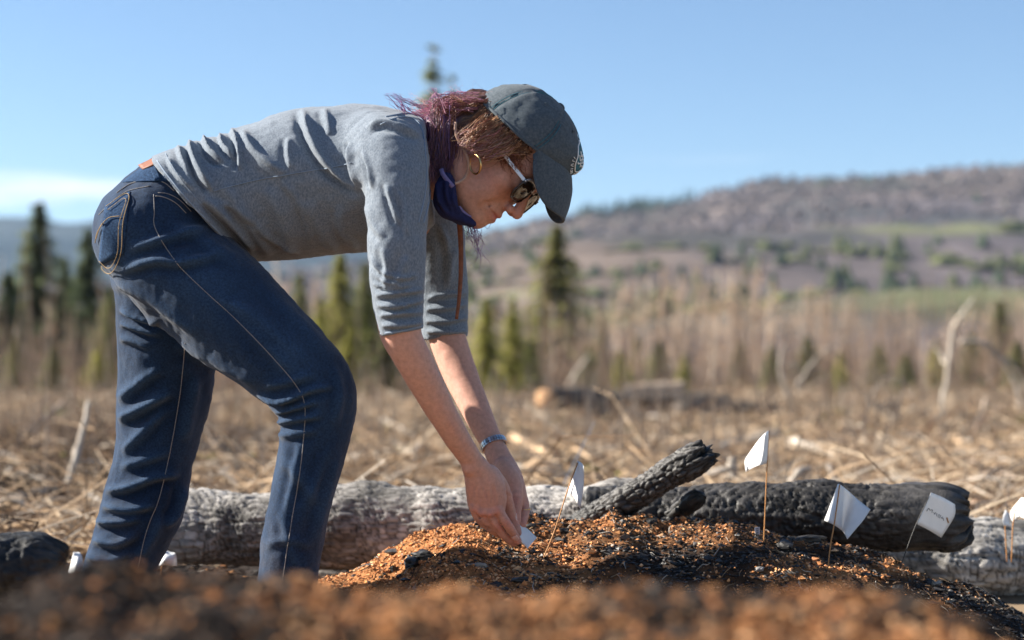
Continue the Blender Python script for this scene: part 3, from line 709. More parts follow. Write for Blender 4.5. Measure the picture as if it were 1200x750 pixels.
def strand(ctrl, r, c0, c1, wav=.0025, freq=None, hug=0.0):
    """ctrl: (px,py,dy) list"""
    global so_
    pts = catmull(np.array([P(a, b, D+c) for a, b, c in ctrl]), 5); k = len(pts); t = np.linspace(0, 1, k)
    fz = freq or rr.uniform(2, 4.5); p0, p1 = rr.uniform(0, 6.28), rr.uniform(0, 6.28)
    pts = pts+wav*t[:, None]*np.stack([np.sin(fz*6.28*t+p0), np.cos(fz*5*t+p1), np.sin(fz*6.28*t+p1)], 1)
    V_, F_ = tube(pts, r*(1-.75*t**2), 3, False)
    SV.append(V_); SF.append(F_+so_); so_ += len(V_)
    c = np.array(c0)*(1-t[:, None])+np.array(c1)*t[:, None]
    c = c*rr.uniform(.65, 1.35); SC.append(np.repeat(c, 3, 0))
J = lambda s: rr.gauss(0, s)
def onhair(px, py, off): 
    p, n = surf(BV_h, px, py, off); return (*PIX(p), p[1]-D)
BR, RD, PK, PU, LB = (.17, .075, .036), (.26, .080, .045), (.46, .22, .26), (.17, .095, .20), (.46, .27, .15)
rim = np.array([(566, 128), (577, 140), (589, 154), (602, 165), (614, 174), (620, 180)], float)
def lock(ctrl, n, s0, s1, r0, r1, c0, c1, wav, hug=True):
    """a lock of hair: strands that share a path and gather towards the tip"""
    fz = rr.uniform(.7, 2.0); ph0 = rr.uniform(0, 6.28)
    for q_ in range(n):
        st = []
        for i_, c in enumerate(ctrl):
            sp = s0+(s1-s0)*i_/(len(ctrl)-1); x_, y_ = c[0]+J(sp), c[1]+J(sp)
            st.append(onhair(x_, y_, c[2]+.004*rr.random()) if hug else (x_, y_, c[2]+J(sp)*.0016))
        k_ = rr.uniform(.8, 1.25); strand(st, rr.uniform(r0, r1), [v*k_ for v in c0], [v*k_ for v in c1], wav*rr.uniform(.6, 1.2), fz)
for k in range(64):                                   # side locks swept back from the cap's rim over the ear
    t = rr.random(); b_ = np.array([np.interp(t, np.linspace(0, 1, 6), rim[:, q_]) for q_ in (0, 1)])
    x0, y0 = b_[0]+J(2), b_[1]+J(2); e = (536+J(7)+10*t, 148+48*rr.random()+12*t)
    m1 = (x0*.68+e[0]*.32+J(3), y0*.68+e[1]*.32+6*math.sin(t*3)+J(4)); m2 = (x0*.3+e[0]*.7+J(4), y0*.3+e[1]*.7+4+J(5))
    c0 = [BR, LB, (.24, .115, .055), (.10, .045, .025)][rr.randrange(4)]; c1 = [RD, PK, BR, LB, (.09, .04, .025)][rr.randrange(5)]; of = .001+.006*rr.random()
    lock([(x0, y0, of*.5), (*m1, of+.002), (*m2, of+.002), (*e, of)], 15, 2.2, 1.6, .00026, .00055, c0, c1, .0034)
for k in range(260):                                  # locks lying over the top of the ear
    t = rr.random(); x0, y0 = 572+34*t+J(3), 138+30*t+J(3); d0 = -.086-.008*rr.random()
    strand([(x0, y0, -.078), (x0-12+J(3), y0+10+J(3), d0), (x0-24-6*t+J(3), y0+18-3*t+J(4), d0), (x0-36-12*t+J(4), y0+22-6*t+J(6), d0+.008)], rr.uniform(.0003, .0006), [BR, LB, BR, RD][rr.randrange(4)], [LB, RD, PK, BR][rr.randrange(4)], .0018, rr.uniform(.8, 2))
for k in range(60):                                   # shorter locks in front of the ear
    x0, y0 = 600+J(9), 168+J(4); 
    strand([onhair(x0, y0, .003), onhair(x0-1+J(2), y0+10, .004), (x0+4+J(3), y0+22+J(3), -.082), (x0+7+J(4), y0+30+J(7), -.078)], rr.uniform(.0004, .0008), BR, RD, .003)
for k in range(46):                                   # nape bunch, violet and pink
    a = rr.uniform(-1, 1); x0, y0 = 556+J(6), 124+J(6)+8*rr.random(); x2, y2 = 506+J(8)+rr.random()*24, 172+J(15); l = rr.random()
    c1 = [PU, RD, PK, (.13, .07, .13), BR][rr.randrange(5)]
    lock([(x0, y0, .065*a-.005), (532+J(6), 130+J(7), .062*a), (x2, y2-25, .060*a-.012), (x2+3+J(5), y2+8, .060*a-.016), (x2+6+J(7), y2+16+34*l*l, .056*a-.016)], 15, 2.4, 2.0, .00026, .0006, [RD, PK, BR][rr.randrange(3)], c1, .0050, False)
for k in range(34):                                   # top of the back hair
    a = rr.uniform(-1, 1)
    lock([(570+J(4), 113+J(2)+abs(a)*8, .05*a), (550+J(4), 115+J(3)+8*abs(a), .062*a), (522+J(6), 126+J(5)+3*abs(a), .06*a), (500+J(11), 142+J(10), .05*a)], 14, 2.0, 2.4, .00026, .0006, [RD, BR, PK][rr.randrange(3)], [PK, PU, (.32, .09, .17)][rr.randrange(3)], .0045, False)
for k in range(70):                                   # single flyaways
    x = rr.uniform(480, 575); y = 138-22*math.sin((x-470)/110*2.2)+J(3)
    strand([(x, y+6, J(.03)), (x-7+J(5), y-3+J(4), J(.03)), (x-14+J(8), y-7+J(6), J(.03))], rr.uniform(.0002, .00035), RD, PK, .003)
for pth in ([(515, 140), (500, 126), (480, 121), (461, 111)], [(512, 146), (494, 128), (476, 119), (451, 110)], [(508, 142), (488, 134), (475, 124), (467, 118)], [(506, 150), (492, 138), (474, 130), (460, 108)], [(520, 132), (512, 120), (508, 108)], [(524, 130), (518, 116), (509, 107), (506, 104)],
            [(548, 116), (530, 110), (512, 113), (498, 118)], [(560, 110), (540, 108), (520, 110)], [(500, 150), (482, 140), (474, 128), (468, 110)], [(496, 150), (486, 142), (480, 134)], [(478, 140), (466, 124), (452, 112)]):
    for q_ in range(5):
        dy = J(.03)-.02; strand([(a+J(1.6), b+J(1.6), dy) for a, b in pth], rr.uniform(.0004, .0008), PK, [PU, (.30, .10, .28)][q_ % 2], .0022)
for k in range(26):                                   # loose ends hanging below the chin
    x = 549+J(4); l = rr.uniform(20, 58)
    strand([(x, 250+J(3), -.01+J(.02)), (x+5+J(3), 262+l*.2, -.01+J(.02)), (x+7+J(4), 262+l*.55, J(.02)), (x+9+J(8), 262+l, J(.02))], rr.uniform(.0004, .0007), PU, (.16, .05, .20), .003)
strand([(563, 258, -.02), (571, 268, -.02), (575, 262, -.02), (576, 254, -.02)], .0006, PU, PU, 0)
for k in range(220):                                  # behind the mask loop, lying on the neck
    x0 = 520+J(9)
    strand([(x0, 150+J(8), -.05-.02*rr.random()), (x0-4+J(4), 178+J(6), -.062-.012*rr.random()), (x0-5+J(4), 196+J(6), -.058-.010*rr.random()), (x0-6+J(4), 208+J(6), -.05-.010*rr.random())], rr.uniform(.0003, .0006), [PU, (.15, .07, .10), BR][k % 3], (.12, .07, .15), .005, rr.uniform(.8, 2.0))
mesh_np('hair_strands', np.vstack(SV), np.vstack(SF), M_hair, hair, col=np.vstack(SC))

# ------------------------------------------------------------ sunglasses
sung = None
def lens_outline(sg, n=28):
    o = []
    for t in np.linspace(0, 2*math.pi, n, endpoint=False):
        c, s_ = math.cos(t), math.sin(t); x = .0290*math.copysign(abs(c)**.62, c); y = .0200*math.copysign(abs(s_)**.66, s_)
        y -= .0022*(x/.0265)*1.0
        o.append((x, y))
    return o
for sg in (1, -1):
    ol = lens_outline(sg)
    pt = lambda x, y, s_=1.0: hd(.1035-.16*abs((sg*.0345+sg*x*s_))**1.35*1.0+.0-.10*max(-y, 0)*.3, sg*(.0345+x*s_), -.004+y*s_)
    ring = np.array([pt(x, y) for x, y in ol]+[pt(*ol[0])])
    fr = mesh_np('lens_rim', *tube(ring, .0017, 6, False), M_dframe, None)
    if sung is None:
        sung = fr; fr.name = 'sunglasses'; parent(fr, person)
    else: parent(fr, sung)
    G = np.array([[pt(x*s_, y*s_) for x, y in ol] for s_ in (.02, .35, .7, .99)])
    ln_ = mesh_np('lens', *loft_grid(G, True), M_lens, sung); solidify(ln_, .0018, 0)
    topb = np.array([pt(x, y)+Uv*.0012 for x, y in sorted([o for o in ol if o[1] > .006])])
    mesh_np('brow_bar', *tube(topb, .0022, 6), M_frame, sung)
    h0 = pt(.0262, .011); V_, F_ = box_vf((h0+hd(.004, sg*.0785, .012))/2, (np.linalg.norm(h0-hd(.004, sg*.0785, .012)), .0022, .0058),
        [(lambda d: d/np.linalg.norm(d))(hd(.004, sg*.0785, .012)-h0), Rv*1.0, Uv*1.0])
    tm = mesh_np('temple', V_, F_, M_frame, sung, smooth=False)
    b = tm.modifiers.new('round', 'BEVEL'); b.width = .0008; b.segments = 2
    mesh_np('hinge', *box_vf(h0, (.006, .003, .007), HM), M_dframe, sung, smooth=False)
mesh_np('bridge', *tube(np.array([hd(.101, x, -.001+.004*(1-(x/.010)**2)) for x in np.linspace(-.010, .010, 9)]), .0016, 6), M_frame, sung)

# ------------------------------------------------------------ earring, mask, lanyard, watch, ring
ec = hd(.0, .0765, -.0375)
ec = P(557, 192.5, D-.086)
e1 = np.array([.62, -.78, 0]); e1 /= np.linalg.norm(e1); e2 = np.array([-.10, 0, 1.]); e2 /= np.linalg.norm(e2)
mesh_np('earring', *tube(np.array([ec+.0150*(math.cos(t)*e1*.92+math.sin(t)*e2) for t in np.linspace(0, 2*math.pi, 33)]), .0017, 8, False), M_gold, person)
sd = SDF(P(495, 275, D)-np.array([.02, .15, .02]), P(560, 195, D)+np.array([.02, .04, .02]), .0025, far=.02)
sd.chain(nodes([(523, 211, -.074, 9, .016), (520, 226, -.082, 12.5, .015), (522, 241, -.080, 13, .017), (533, 252, -.068, 8.5, .022), (545, 259, -.050, 6, .028)]), k=.006)
sd.chain(nodes([(526, 214, -.084, 8, .010), (528, 236, -.088, 9, .010)]), k=.006)
V, F = sd.mesh(2); keep_ = np.zeros(len(V), bool)
# keep the largest piece only
lab = np.arange(len(V))
for _ in range(400):
    mn = lab[F].min(1); l2 = lab.copy(); np.minimum.at(l2, F.ravel(), np.repeat(mn, 4))
    if (l2 == lab).all(): break
    lab = l2
main = np.bincount(lab).argmax(); keep_ = lab == main; re_ = np.cumsum(keep_)-1; F = re_[F[keep_[F].all(1)]]; V = V[keep_]
N = normals(V, F)
V = V+N*(folds(V, N, [([(512, 214), (514, 234), (524, 250)], 2.5, .004, .9), ([(522, 212), (524, 232), (532, 248)], 2.5, .004, .9), ([(530, 216), (531, 236), (540, 252)], 2.2, .003, .9)])+.0012*fbm(V, 60, 3, 2))[:, None]
mask = mesh_np('face_mask', V, F, M_mask, person)
def ribbon(name, pts, w, t, m, par, wdir):
    pts = np.asarray(pts, float); wd = np.array(wdir, float); tg = np.gradient(pts, axis=0); s_ = np.cross(tg, wd); s_ /= np.linalg.norm(s_, axis=1, keepdims=True)
    w = np.broadcast_to(w, (len(pts),))
    G = np.stack([pts-s_*w[:, None]/2, pts+s_*w[:, None]/2], 1); o = mesh_np(name, *loft_grid(G), m, par); solidify(o, t, 0); return o
ribbon('ear_loop', catmull(np.array([P(a, b, D+c) for a, b, c in ((534, 143, -.076), (534, 156, -.078), (539, 168, -.078), (546, 180, -.079), (549, 193, -.078), (546, 206, -.074), (539, 213, -.084), (529, 216, -.090))]), 6), .0042, .0012, M_loop, mask, (0, 1, 0))
ribbon('ear_loop', catmull(np.array([P(a, b, D+c) for a, b, c in ((517, 198, -.084), (519, 204, -.090), (524, 211, -.094), (531, 219, -.096))]), 5), .007, .0015, M_lining, mask, (0, 1, 0))
ribbon('mask_lining', catmull(np.array([P(a, b, D+c) for a, b, c in ((537, 243, -.080), (543, 250, -.072), (551, 256, -.062))]), 5), .008, .0015, M_lining, mask, (0, 1, 0))
ribbon('lanyard', catmull(np.array([P(a, b, D+c) for a, b, c in ((538, 255, -.02), (540, 285, -.022), (540, 320, -.022), (538, 350, -.022), (535, 374, -.022))]), 6), np.linspace(.0090, .0050, 25), .0018, M_leather, person, (0, 1, 0))
# wrist watch bracelet of steel links on the left wrist
wc = P(578.5, 521, D+.078); wd = P(583, 533, D+.07)-P(568, 502, D+.096); wd /= np.linalg.norm(wd)
tilt = wd+np.array([-.10, 0, .10]); tilt /= np.linalg.norm(tilt)
y0 = np.array([0, 1., 0]); ey = y0-tilt*(y0@tilt); ey /= np.linalg.norm(ey); ex = np.cross(ey, tilt)
parts = []
for k in range(30):
    t = 2*math.pi*k/30; p = wc+ex*.0210*math.cos(t)+ey*.0192*math.sin(t); n_ = ex*math.cos(t)+ey*math.sin(t); tg = np.cross(tilt, n_)
    for s_ in (-1, 0, 1):
        parts.append(box_vf(p+tilt*s_*.0034+n_*(.0006 if s_ == 0 else 0), (.0028, .0030, .0036), [n_, tilt, tg]))
watch = mesh_np('watch_bracelet', *join(parts), M_steel, person, smooth=False)
G = np.array([[wc+ey*(.0205+.006*h)+ex*(r_*math.cos(t))+tilt*(r_*math.sin(t)) for t in np.linspace(0, 2*math.pi, 25)[:-1]] for r_, h in ((.015, 0), (.015, .8), (.0135, 1), (.0005, 1.02))])
mesh_np('watch_case', *loft_grid(G, True), M_steel, watch)
rc = P(614.5, 597, D+.034); mesh_np('finger_ring', *tube(np.array([rc+.0092*np.array([math.cos(t), math.sin(t)*.98, .10*math.cos(t)]) for t in np.linspace(0, 2*math.pi, 25)]), .0011, 6, False), M_gold, person)

# ------------------------------------------------------------ boots
for (px, py, dy, sgn) in ((318, 775, -.12, 1), (117, 778, .11, 1)):
    b0 = P(px, py, D+dy); sd = SDF(b0-np.array([.10, .08, .09]), b0+np.array([.24, .08, .06]), .005, far=.03)
    sd.chain([[b0[0]-.0, b0[1], b0[2]+.04, .045, .045], [b0[0]-.005, b0[1], b0[2]-.01, .045, .042]], k=.01)
    sd.chain([[b0[0]-.035, b0[1], .035, .036, .038], [b0[0]+.06, b0[1], .040, .038, .046], [b0[0]+.15, b0[1], .030, .028, .042]], k=.025, side=(0, 1, 0))
    sd.plane_cut((0, 0, .006), np.array([0, 0, -1.]))
    V, F = sd.mesh(2); mesh_np('boot', V, F, M_boot, person)
print('person done %.1fs' % (time.time()-T0))

# =================================================================== THE PLACE
def interp(pts, x):
    p = np.array(pts, float); return np.interp(x, p[:, 0], p[:, 1])
GZ = .08                                             # level of the clearing
# ------------------------------------------------------------ ground, one sheet out to the hills
M_ground = mat('dry_clearing_soil', (.11, .080, .055), rough=1, spec=.05, color2=(.30, .22, .145), scale=1.7, var=.35, detail=10, bump=.8, bscale=30)
rws = np.concatenate([np.linspace(-4, 3.0, 36), 3.0+np.geomspace(.1, 3600, 110)]); cols = np.linspace(-1, 1, 121)
Y = np.repeat(rws[:, None], 121, 1); X = np.sign(cols)*np.abs(cols)**1.6*(4+np.maximum(Y, 0)*1.6)
def ground_h(x, y):
    p = np.stack([x, y, 0*x], -1)
    h = GZ*np.clip((y-2.9)/.5, 0, 1)+.025*fbm(p, .9, 3, 31)*np.clip((y-3)/3, 0, 1)+.06*fbm(p, .13, 3, 33)*np.clip((y-6)/12, 0, 1)
    return h
Z = ground_h(X, Y); Z = np.where(Y < 2.9, .012*fbm(np.stack([X, Y, 0*X], -1), 3, 3, 35)-.004, Z)
mesh_np('ground', *loft_grid(np.stack([X, Y, Z], -1)), M_ground)['kind'] = 'structure'

# ------------------------------------------------------------ hills
M_hill = mat('hillside_brush', vcol=True, rough=1, spec=0, var=.28, scale=.05, detail=8)
py2 = [(-900, 360), (-300, 345), (0, 335), (300, 322), (480, 300), (560, 275), (640, 256), (700, 249), (760, 245), (800, 236), (850, 223), (900, 212), (960, 206), (1050, 202), (1120, 199), (1200, 193), (1400, 182), (1700, 200), (2200, 270)]
py1 = [(-900, 400), (0, 385), (300, 362), (480, 335), (560, 305), (640, 287), (720, 276), (800, 271), (900, 267), (1000, 265), (1100, 267), (1200, 264), (1400, 258), (2200, 300)]
py0 = [(-900, 425), (0, 415), (400, 392), (600, 365), (800, 350), (1000, 345), (1200, 338), (1500, 330), (2200, 360)]
azp = np.linspace(-900, 2200, 300); rr_ = np.concatenate([np.linspace(230, 600, 34), np.linspace(610, 1200, 56), np.linspace(1215, 2600, 50)])
def hill_z(px, r):
    z0, z1, z2 = ((HY-interp(p, px))*r_/FPX for p, r_ in ((py0, 450.), (py1, 900.), (py2, 1700.)))
    z = np.where(r < 450, z0*np.clip((r-230)/220, 0, 1)**1.2, 0)
    z = np.where((r >= 450) & (r < 600), z0*(1-.12*(r-450)/150), z)
    a = z0*.88; z = np.where((r >= 600) & (r < 900), a+(z1-a)*((r-600)/300), z)
    z = np.where((r >= 900) & (r < 1100), z1*(1-.06*(r-900)/200), z)
    b = z1*.94; z = np.where((r >= 1100) & (r < 1700), b+(z2-b)*((r-1100)/600)**.85, z)
    z = np.where(r >= 1700, z2*(1-((r-1700)/900)**1.2*.7), z)
    x = (px-HX)*r/FPX; p = np.stack([x, r, 0*r], -1)
    return z+CZ-1+(3.2*fbm(p, .009, 4, 41)+1.2*vnoise(p, .05, 43))*np.clip((r-260)/200, 0, 1)
PXg, RRg = np.meshgrid(azp, rr_); Zh = hill_z(PXg, RRg)
hv = np.stack([(PXg-HX)*RRg/FPX, RRg, Zh], -1)
hp = np.stack([hv[..., 0], hv[..., 1], 0*Zh], -1)
base_c = np.array([.122, .102, .097])*(1+.30*fbm(hp, .010, 4, 141)[..., None])+np.array([.03, .02, .008])*fbm(hp, .004, 3, 143)[..., None]
gsel = np.clip((fbm(hp*np.array([.6, 1, 1]), .0065, 3, 77)-.10)*4, 0, 1)*np.clip((RRg-330)/120, 0, 1)*np.clip((1000-RRg)/150, 0, 1)*.8
dsel = np.clip((fbm(hp, .012, 3, 147)-.25)*4, 0, 1)*.55*np.clip((RRg-400)/200, 0, 1)
tsel = np.clip((RRg-1480)/120, 0, 1)*np.clip((PXg-880)/160, 0, 1)*np.clip(.55+fbm(hp, .008, 3, 149), 0, 1)*.75
hc = base_c*(1-gsel[..., None])+np.array([.150, .165, .075])*gsel[..., None]; hc = hc*(1-dsel[..., None])+np.array([.052, .058, .058])*dsel[..., None]; hc = hc*(1-tsel[..., None])+np.array([.050, .068, .046])*tsel[..., None]
hill = mesh_np('hill', *loft_grid(hv), M_hill, col=np.clip(hc, .01, .5).reshape(-1, 3)); hill['kind'] = 'structure'
M_ridge = mat('distant_ridge_forest', (.022, .032, .036), rough=1, spec=0, color2=(.045, .055, .055), scale=.004, var=.3, detail=10)
pyr = [(-1200, 225), (-500, 240), (-200, 262), (0, 254), (40, 252), (80, 252), (125, 246), (200, 240), (350, 250), (500, 262), (650, 268), (900, 285), (1400, 300)]
px_ = np.linspace(-1200, 1400, 160); rg = np.linspace(2500, 4700, 24); A, B = np.meshgrid(px_, rg)
tt_ = np.clip((B-2500)/1300, 0, 1); zt = (HY-interp(pyr, A))*3800/FPX
zz_ = zt*tt_**.8*np.where(B > 3800, 1-((B-3800)/900)*.5, 1)+14*fbm(np.stack([A*2, B, 0*A], -1), .004, 5, 51)*tt_-8
mesh_np('distant_ridge', *loft_grid(np.stack([(A-HX)*B/FPX, B, zz_+CZ], -1)), M_ridge)['kind'] = 'structure'

# trees far up on the hill, one mass
def blob_tree(n, h, w):
    k = 5; a = np.arange(k)*2*math.pi/k
    lv = [(0, .55), (.35, 1.0), (.7, .7)] 
    V = [[w*r_*math.cos(t+z), w*r_*math.sin(t+z), z*h] for z, r_ in lv for t in a]+[[0, 0, h]]
    F = [[i*k+j, i*k+(j+1) % k, (i+1)*k+(j+1) % k] for i in range(2) for j in range(k)]+[[i*k+j, (i+1)*k+(j+1) % k, (i+1)*k+j] for i in range(2) for j in range(k)]+[[2*k+j, 2*k+(j+1) % k, 3*k] for j in range(k)]
    return np.array(V), np.array(F)
def cone_tree(h, w):
    k = 6; a = np.arange(k)*2*math.pi/k
    V = [[w*math.cos(t), w*math.sin(t), .08*h] for t in a]+[[w*.55*math.cos(t+.5), w*.55*math.sin(t+.5), .5*h] for t in a]+[[0, 0, h]]
    F = [[j, (j+1) % k, k+(j+1) % k] for j in range(k)]+[[j, k+(j+1) % k, k+j] for j in range(k)]+[[k+j, k+(j+1) % k, 2*k] for j in range(k)]
    return np.array(V), np.array(F)
def scatter(name, base, pos, scl, rot, colr, m, kind='stuff', jit=0.0, smooth=False, tilt=None):
    """many copies of a small mesh in one object. colr (n,3)"""
    Vb, Fb = base; n = len(pos); c, s_ = np.cos(rot), np.sin(rot)
    scl = np.asarray(scl, float)
    if scl.ndim == 1: scl = np.repeat(scl[:, None], 3, 1)
    P_ = Vb[None]*scl[:, None, :]
    if jit: P_ = P_*(1+jit*RNG.standard_normal(P_.shape))
    if tilt is not None:
        ct, st = np.cos(tilt)[:, None], np.sin(tilt)[:, None]; y_, z_ = P_[..., 1]*ct-P_[..., 2]*st, P_[..., 1]*st+P_[..., 2]*ct; P_ = np.stack([P_[..., 0], y_, z_], -1)
    x_ = P_[..., 0]*c[:, None]-P_[..., 1]*s_[:, None]; y_ = P_[..., 0]*s_[:, None]+P_[..., 1]*c[:, None]
    P_ = np.stack([x_, y_, P_[..., 2]], -1)+np.asarray(pos)[:, None]
    Fa = (Fb[None]+(np.arange(n)*len(Vb))[:, None, None]).reshape(-1, Fb.shape[1])
    o = mesh_np(name, P_.reshape(-1, 3), Fa, m, None, smooth=smooth, col=np.repeat(colr, len(Vb), 0)); o['kind'] = kind
    return o
M_vc = mat('foliage_mass', vcol=True, rough=1, spec=.05, var=.3, scale=2.0)
n = 10500; r_ = 300+1500*RNG.random(n)**.85; a_ = RNG.uniform(-500, 1850, n)
p = np.stack([(a_-HX)*r_/FPX, r_, 0*r_], -1)
m1 = fbm(p, .006, 3, 61); green = ((m1 > .62) & (RNG.random(n) < .25)) | ((r_ > 1600) & (vnoise(p, .01, 5) > .1) & (a_ > 950)) | ((np.abs(a_-740) < 55) & (r_ > 1620))
keep = (m1 < -.02) | green | (r_ > 1250); a_, r_, green, p, m1 = a_[keep], r_[keep], green[keep], p[keep], m1[keep]
p[:, 2] = hill_z(a_, r_)-.5
bare = ~green
cb = np.array([.126, .106, .102])*RNG.uniform(.65, 1.35, (bare.sum(), 1))
scatter('hill_bare_woods', blob_tree(0, 1, .5), p[bare], np.stack([RNG.uniform(4, 8, bare.sum())]*2+[RNG.uniform(3, 6.5, bare.sum())], 1), RNG.random(bare.sum())*6, cb, M_vc, jit=.15)
gi = green; cg = np.array([.050, .064, .040])*RNG.uniform(.7, 1.5, (gi.sum(), 1)); low = r_[gi] < 1200
cg[low & (RNG.random(len(low)) < .55)] = (.085, .092, .050)
scatter('hill_conifer_woods', cone_tree(1, .30), p[gi], np.stack([RNG.uniform(8, 15, gi.sum())]*2+[RNG.uniform(6, 10, gi.sum())], 1), RNG.random(gi.sum())*6, cg, M_vc, jit=.1)
nr = 70; a_ = 745+RNG.normal(0, 34, nr); r_ = RNG.uniform(1660, 1720, nr); p = np.stack([(a_-HX)*r_/FPX, r_, hill_z(a_, r_)-1], -1); hh = RNG.uniform(9, 17, nr)
scatter('ridge_conifer_row', cone_tree(1, .30), p, np.stack([hh*.7, hh*.7, hh], 1), RNG.random(nr)*6, np.array([.05, .066, .045])*RNG.uniform(.7, 1.3, (nr, 1)), M_vc, jit=.12)
ng = 1050; r_ = RNG.uniform(420, 1100, ng); a_ = RNG.uniform(500, 1850, ng); p = np.stack([(a_-HX)*r_/FPX, r_, 0*r_], -1); k_ = fbm(p, .005, 3, 77) > .10; p[:, 2] = hill_z(a_, r_)-.5
scatter('hill_green_thickets', blob_tree(0, 1, .5), p[k_], np.stack([RNG.uniform(8, 16, k_.sum())]*2+[RNG.uniform(2, 4, k_.sum())], 1), RNG.random(k_.sum())*6, np.array([.135, .145, .072])*RNG.uniform(.6, 1.3, (k_.sum(), 1)), M_vc, jit=.15)

# ------------------------------------------------------------ trees round the clearing
M_bark = mat('grey_brown_bark', (.22, .165, .125), rough=1, spec=.05, color2=(.36, .29, .23), scale=4, var=.3)
M_pale = mat('pale_dead_wood', (.34, .29, .24), rough=1, spec=.05, color2=(.48, .43, .37), scale=6, var=.25)
M_needle = mat('conifer_needles', vcol=True, rough=.9, spec=.1, var=.35, scale=3, transl=.4)
M_twig = mat('bare_twigs', vcol=True, rough=1, spec=.05)
def conifer(h, w, seed, tint, bare=.12, sparse=1.0):
    g_ = np.random.default_rng(seed); t = np.linspace(0, 1, 9)
    tr = tube(np.stack([.02*h*np.sin(t*3+seed)*.3, 0*t, t*h], 1), .012*h*(1-.9*t)+.01, 7)
    Vs, Fs, Cs, o = [], [], [], 0
    lv = int(34*sparse+8)
    for i in range(lv):
        z = bare+(1-bare)*(i+g_.random()*.6)/lv; R_ = w*(1-z)**.8*g_.uniform(.75, 1.15)+.03*w
        for b in range(int(g_.integers(6, 10))):
            a = g_.random()*6.283; L_ = R_*g_.uniform(.5, 1.15); d = np.array([math.cos(a), math.sin(a), 0]); s_ = np.array([-d[1], d[0], 0])
            nq = max(3, int(L_/.42)+2)
            for q_ in range(nq):
                u = (q_+.5+g_.random()*.4)/nq; c = d*L_*u+np.array([0, 0, z*h-.18*L_*u-.25*L_*u*u+.3*L_*.2])
                sz = .25*(1.25-.6*u)*g_.uniform(.7, 1.4); e1 = d*sz*1.3+np.array([0, 0, -sz*.5*g_.random()]); e2 = s_*sz*g_.uniform(.6, 1.1)+np.array([0, 0, sz*g_.uniform(-.6, .6)])
                Vs += [c-e1-e2*.6, c-e1*.2+e2, c+e1*1.1, c-e1*.2-e2*1.0+np.array([0, 0, -.3*sz])]
                Fs.append([o, o+3, o+2, o+1]); o += 4
                Cs += [np.array(tint)*g_.uniform(.6, 1.5)*(.8+.4*u)]*4
    return tr, (np.array(Vs), np.array(Fs)), np.array(Cs)
DK, YG, MG = (.115, .135, .065), (.27, .26, .075), (.16, .17, .065)
CON = {}
for key, args in {'dark': (10, 3.3, 1, DK, .06), 'dark2': (10, 3.7, 2, (.095, .115, .058), .08), 'mid': (10, 3.9, 3, (.19, .185, .07), .10), 'yellow': (10, 3.9, 4, YG, .08), 'tall': (18, 3.9, 5, (.24, .27, .15), .25, .55), 'olive': (10, 4.0, 6, MG, .12)}.items():
    tr, cr, cc_ = conifer(*args)
    t_ = empty('conifer'); a = mesh_np('trunk', *tr, M_bark, t_); b = mesh_np('crown', *cr, M_needle, t_, smooth=False, col=cc_); CON[key] = [t_, args[0], False]
def place_tree(key, px, top, y, label, wid=1.0, rz=0.0, group=None, name=None):
    t_, h0, used = CON[key]
    o = t_ if not used else copy_tree(t_)
    CON[key][2] = True
    base = P(px, 445, y); gz = float(ground_h(np.array([base[0]]), np.array([y]))[0])
    H = CZ+(HY-top)*y/FPX-gz; s_ = H/h0; o.location = (base[0], y, gz-.05); o.scale = (s_*wid, s_*wid, s_); o.rotation_euler = (0, 0, rz)
    tag(o, label, 'tree', group)
    return o
G_L = 'dark conifers at the edge of the clearing'
place_tree('dark', 46, 238, 92, 'tallest dark conifer of the clump with a ragged pointed top, beyond the jeans', 1.15, .3, G_L)
place_tree('dark2', 104, 268, 98, 'shorter dark conifer growing beside the tallest one of its clump', 1.0, 1.0, G_L)
place_tree('dark2', 10, 318, 84, 'low broad dark conifer at the foot of the clump of conifers', 1.3, 2.2, G_L)
place_tree('dark', 76, 300, 105, 'slim dark conifer squeezed between the two taller ones of its clump', 1.0, 4.0, G_L)
place_tree('olive', 130, 335, 80, 'low olive conifer just behind the seat of the jeans', .9, 5.0, G_L)
place_tree('tall', 507, 50, 100, 'very tall conifer rising into the sky behind the violet hair', 1.0, .5)
place_tree('tall', 530, 86, 112, 'thin companion of the very tall conifer behind the cap', .55, 2.5)
place_tree('mid', 653, 262, 95, 'pointed conifer with a bare foot standing alone in front of the hillside', 1.1, 1.2)
place_tree('yellow', 571, 346, 47, 'bushy yellow-green young conifer just beyond the far sleeve', .95, .2, 'young yellow-green conifers')
place_tree('yellow', 601, 345, 49, 'slightly slimmer yellow-green young conifer between the sleeve and the pointed conifer', .8, 2.2, 'young yellow-green conifers')
place_tree('yellow', 398, 292, 58, 'yellow-green conifer seen below the shirt, nearer the sleeve', .85, 3.0, 'conifers seen below the shirt')
place_tree('olive', 428, 305, 60, 'olive conifer seen below the shirt, half behind the near sleeve', .8, 4.0, 'conifers seen below the shirt')
place_tree('olive', 352, 318, 56, 'olive conifer seen below the shirt beside the pale bare pole', .75, 1.0, 'conifers seen below the shirt')
place_tree('yellow', 375, 345, 52, 'small yellow conifer seen below the shirt between two taller ones', .7, 5.2, 'conifers seen below the shirt')
place_tree('olive', 706, 372, 88, 'small olive conifer right of the lone pointed conifer in the brown saplings', .8, 2.0)
place_tree('yellow', 745, 392, 80, 'tiny yellow-green conifer among the brown saplings', .8, 2.6)
place_tree('olive', 868, 398, 90, 'squat olive conifer among the brown saplings beyond the log pile', 1.1, .6)
place_tree('olive', 1172, 352, 110, 'olive conifer beyond the arching pale branches', 1.2, 3.3)

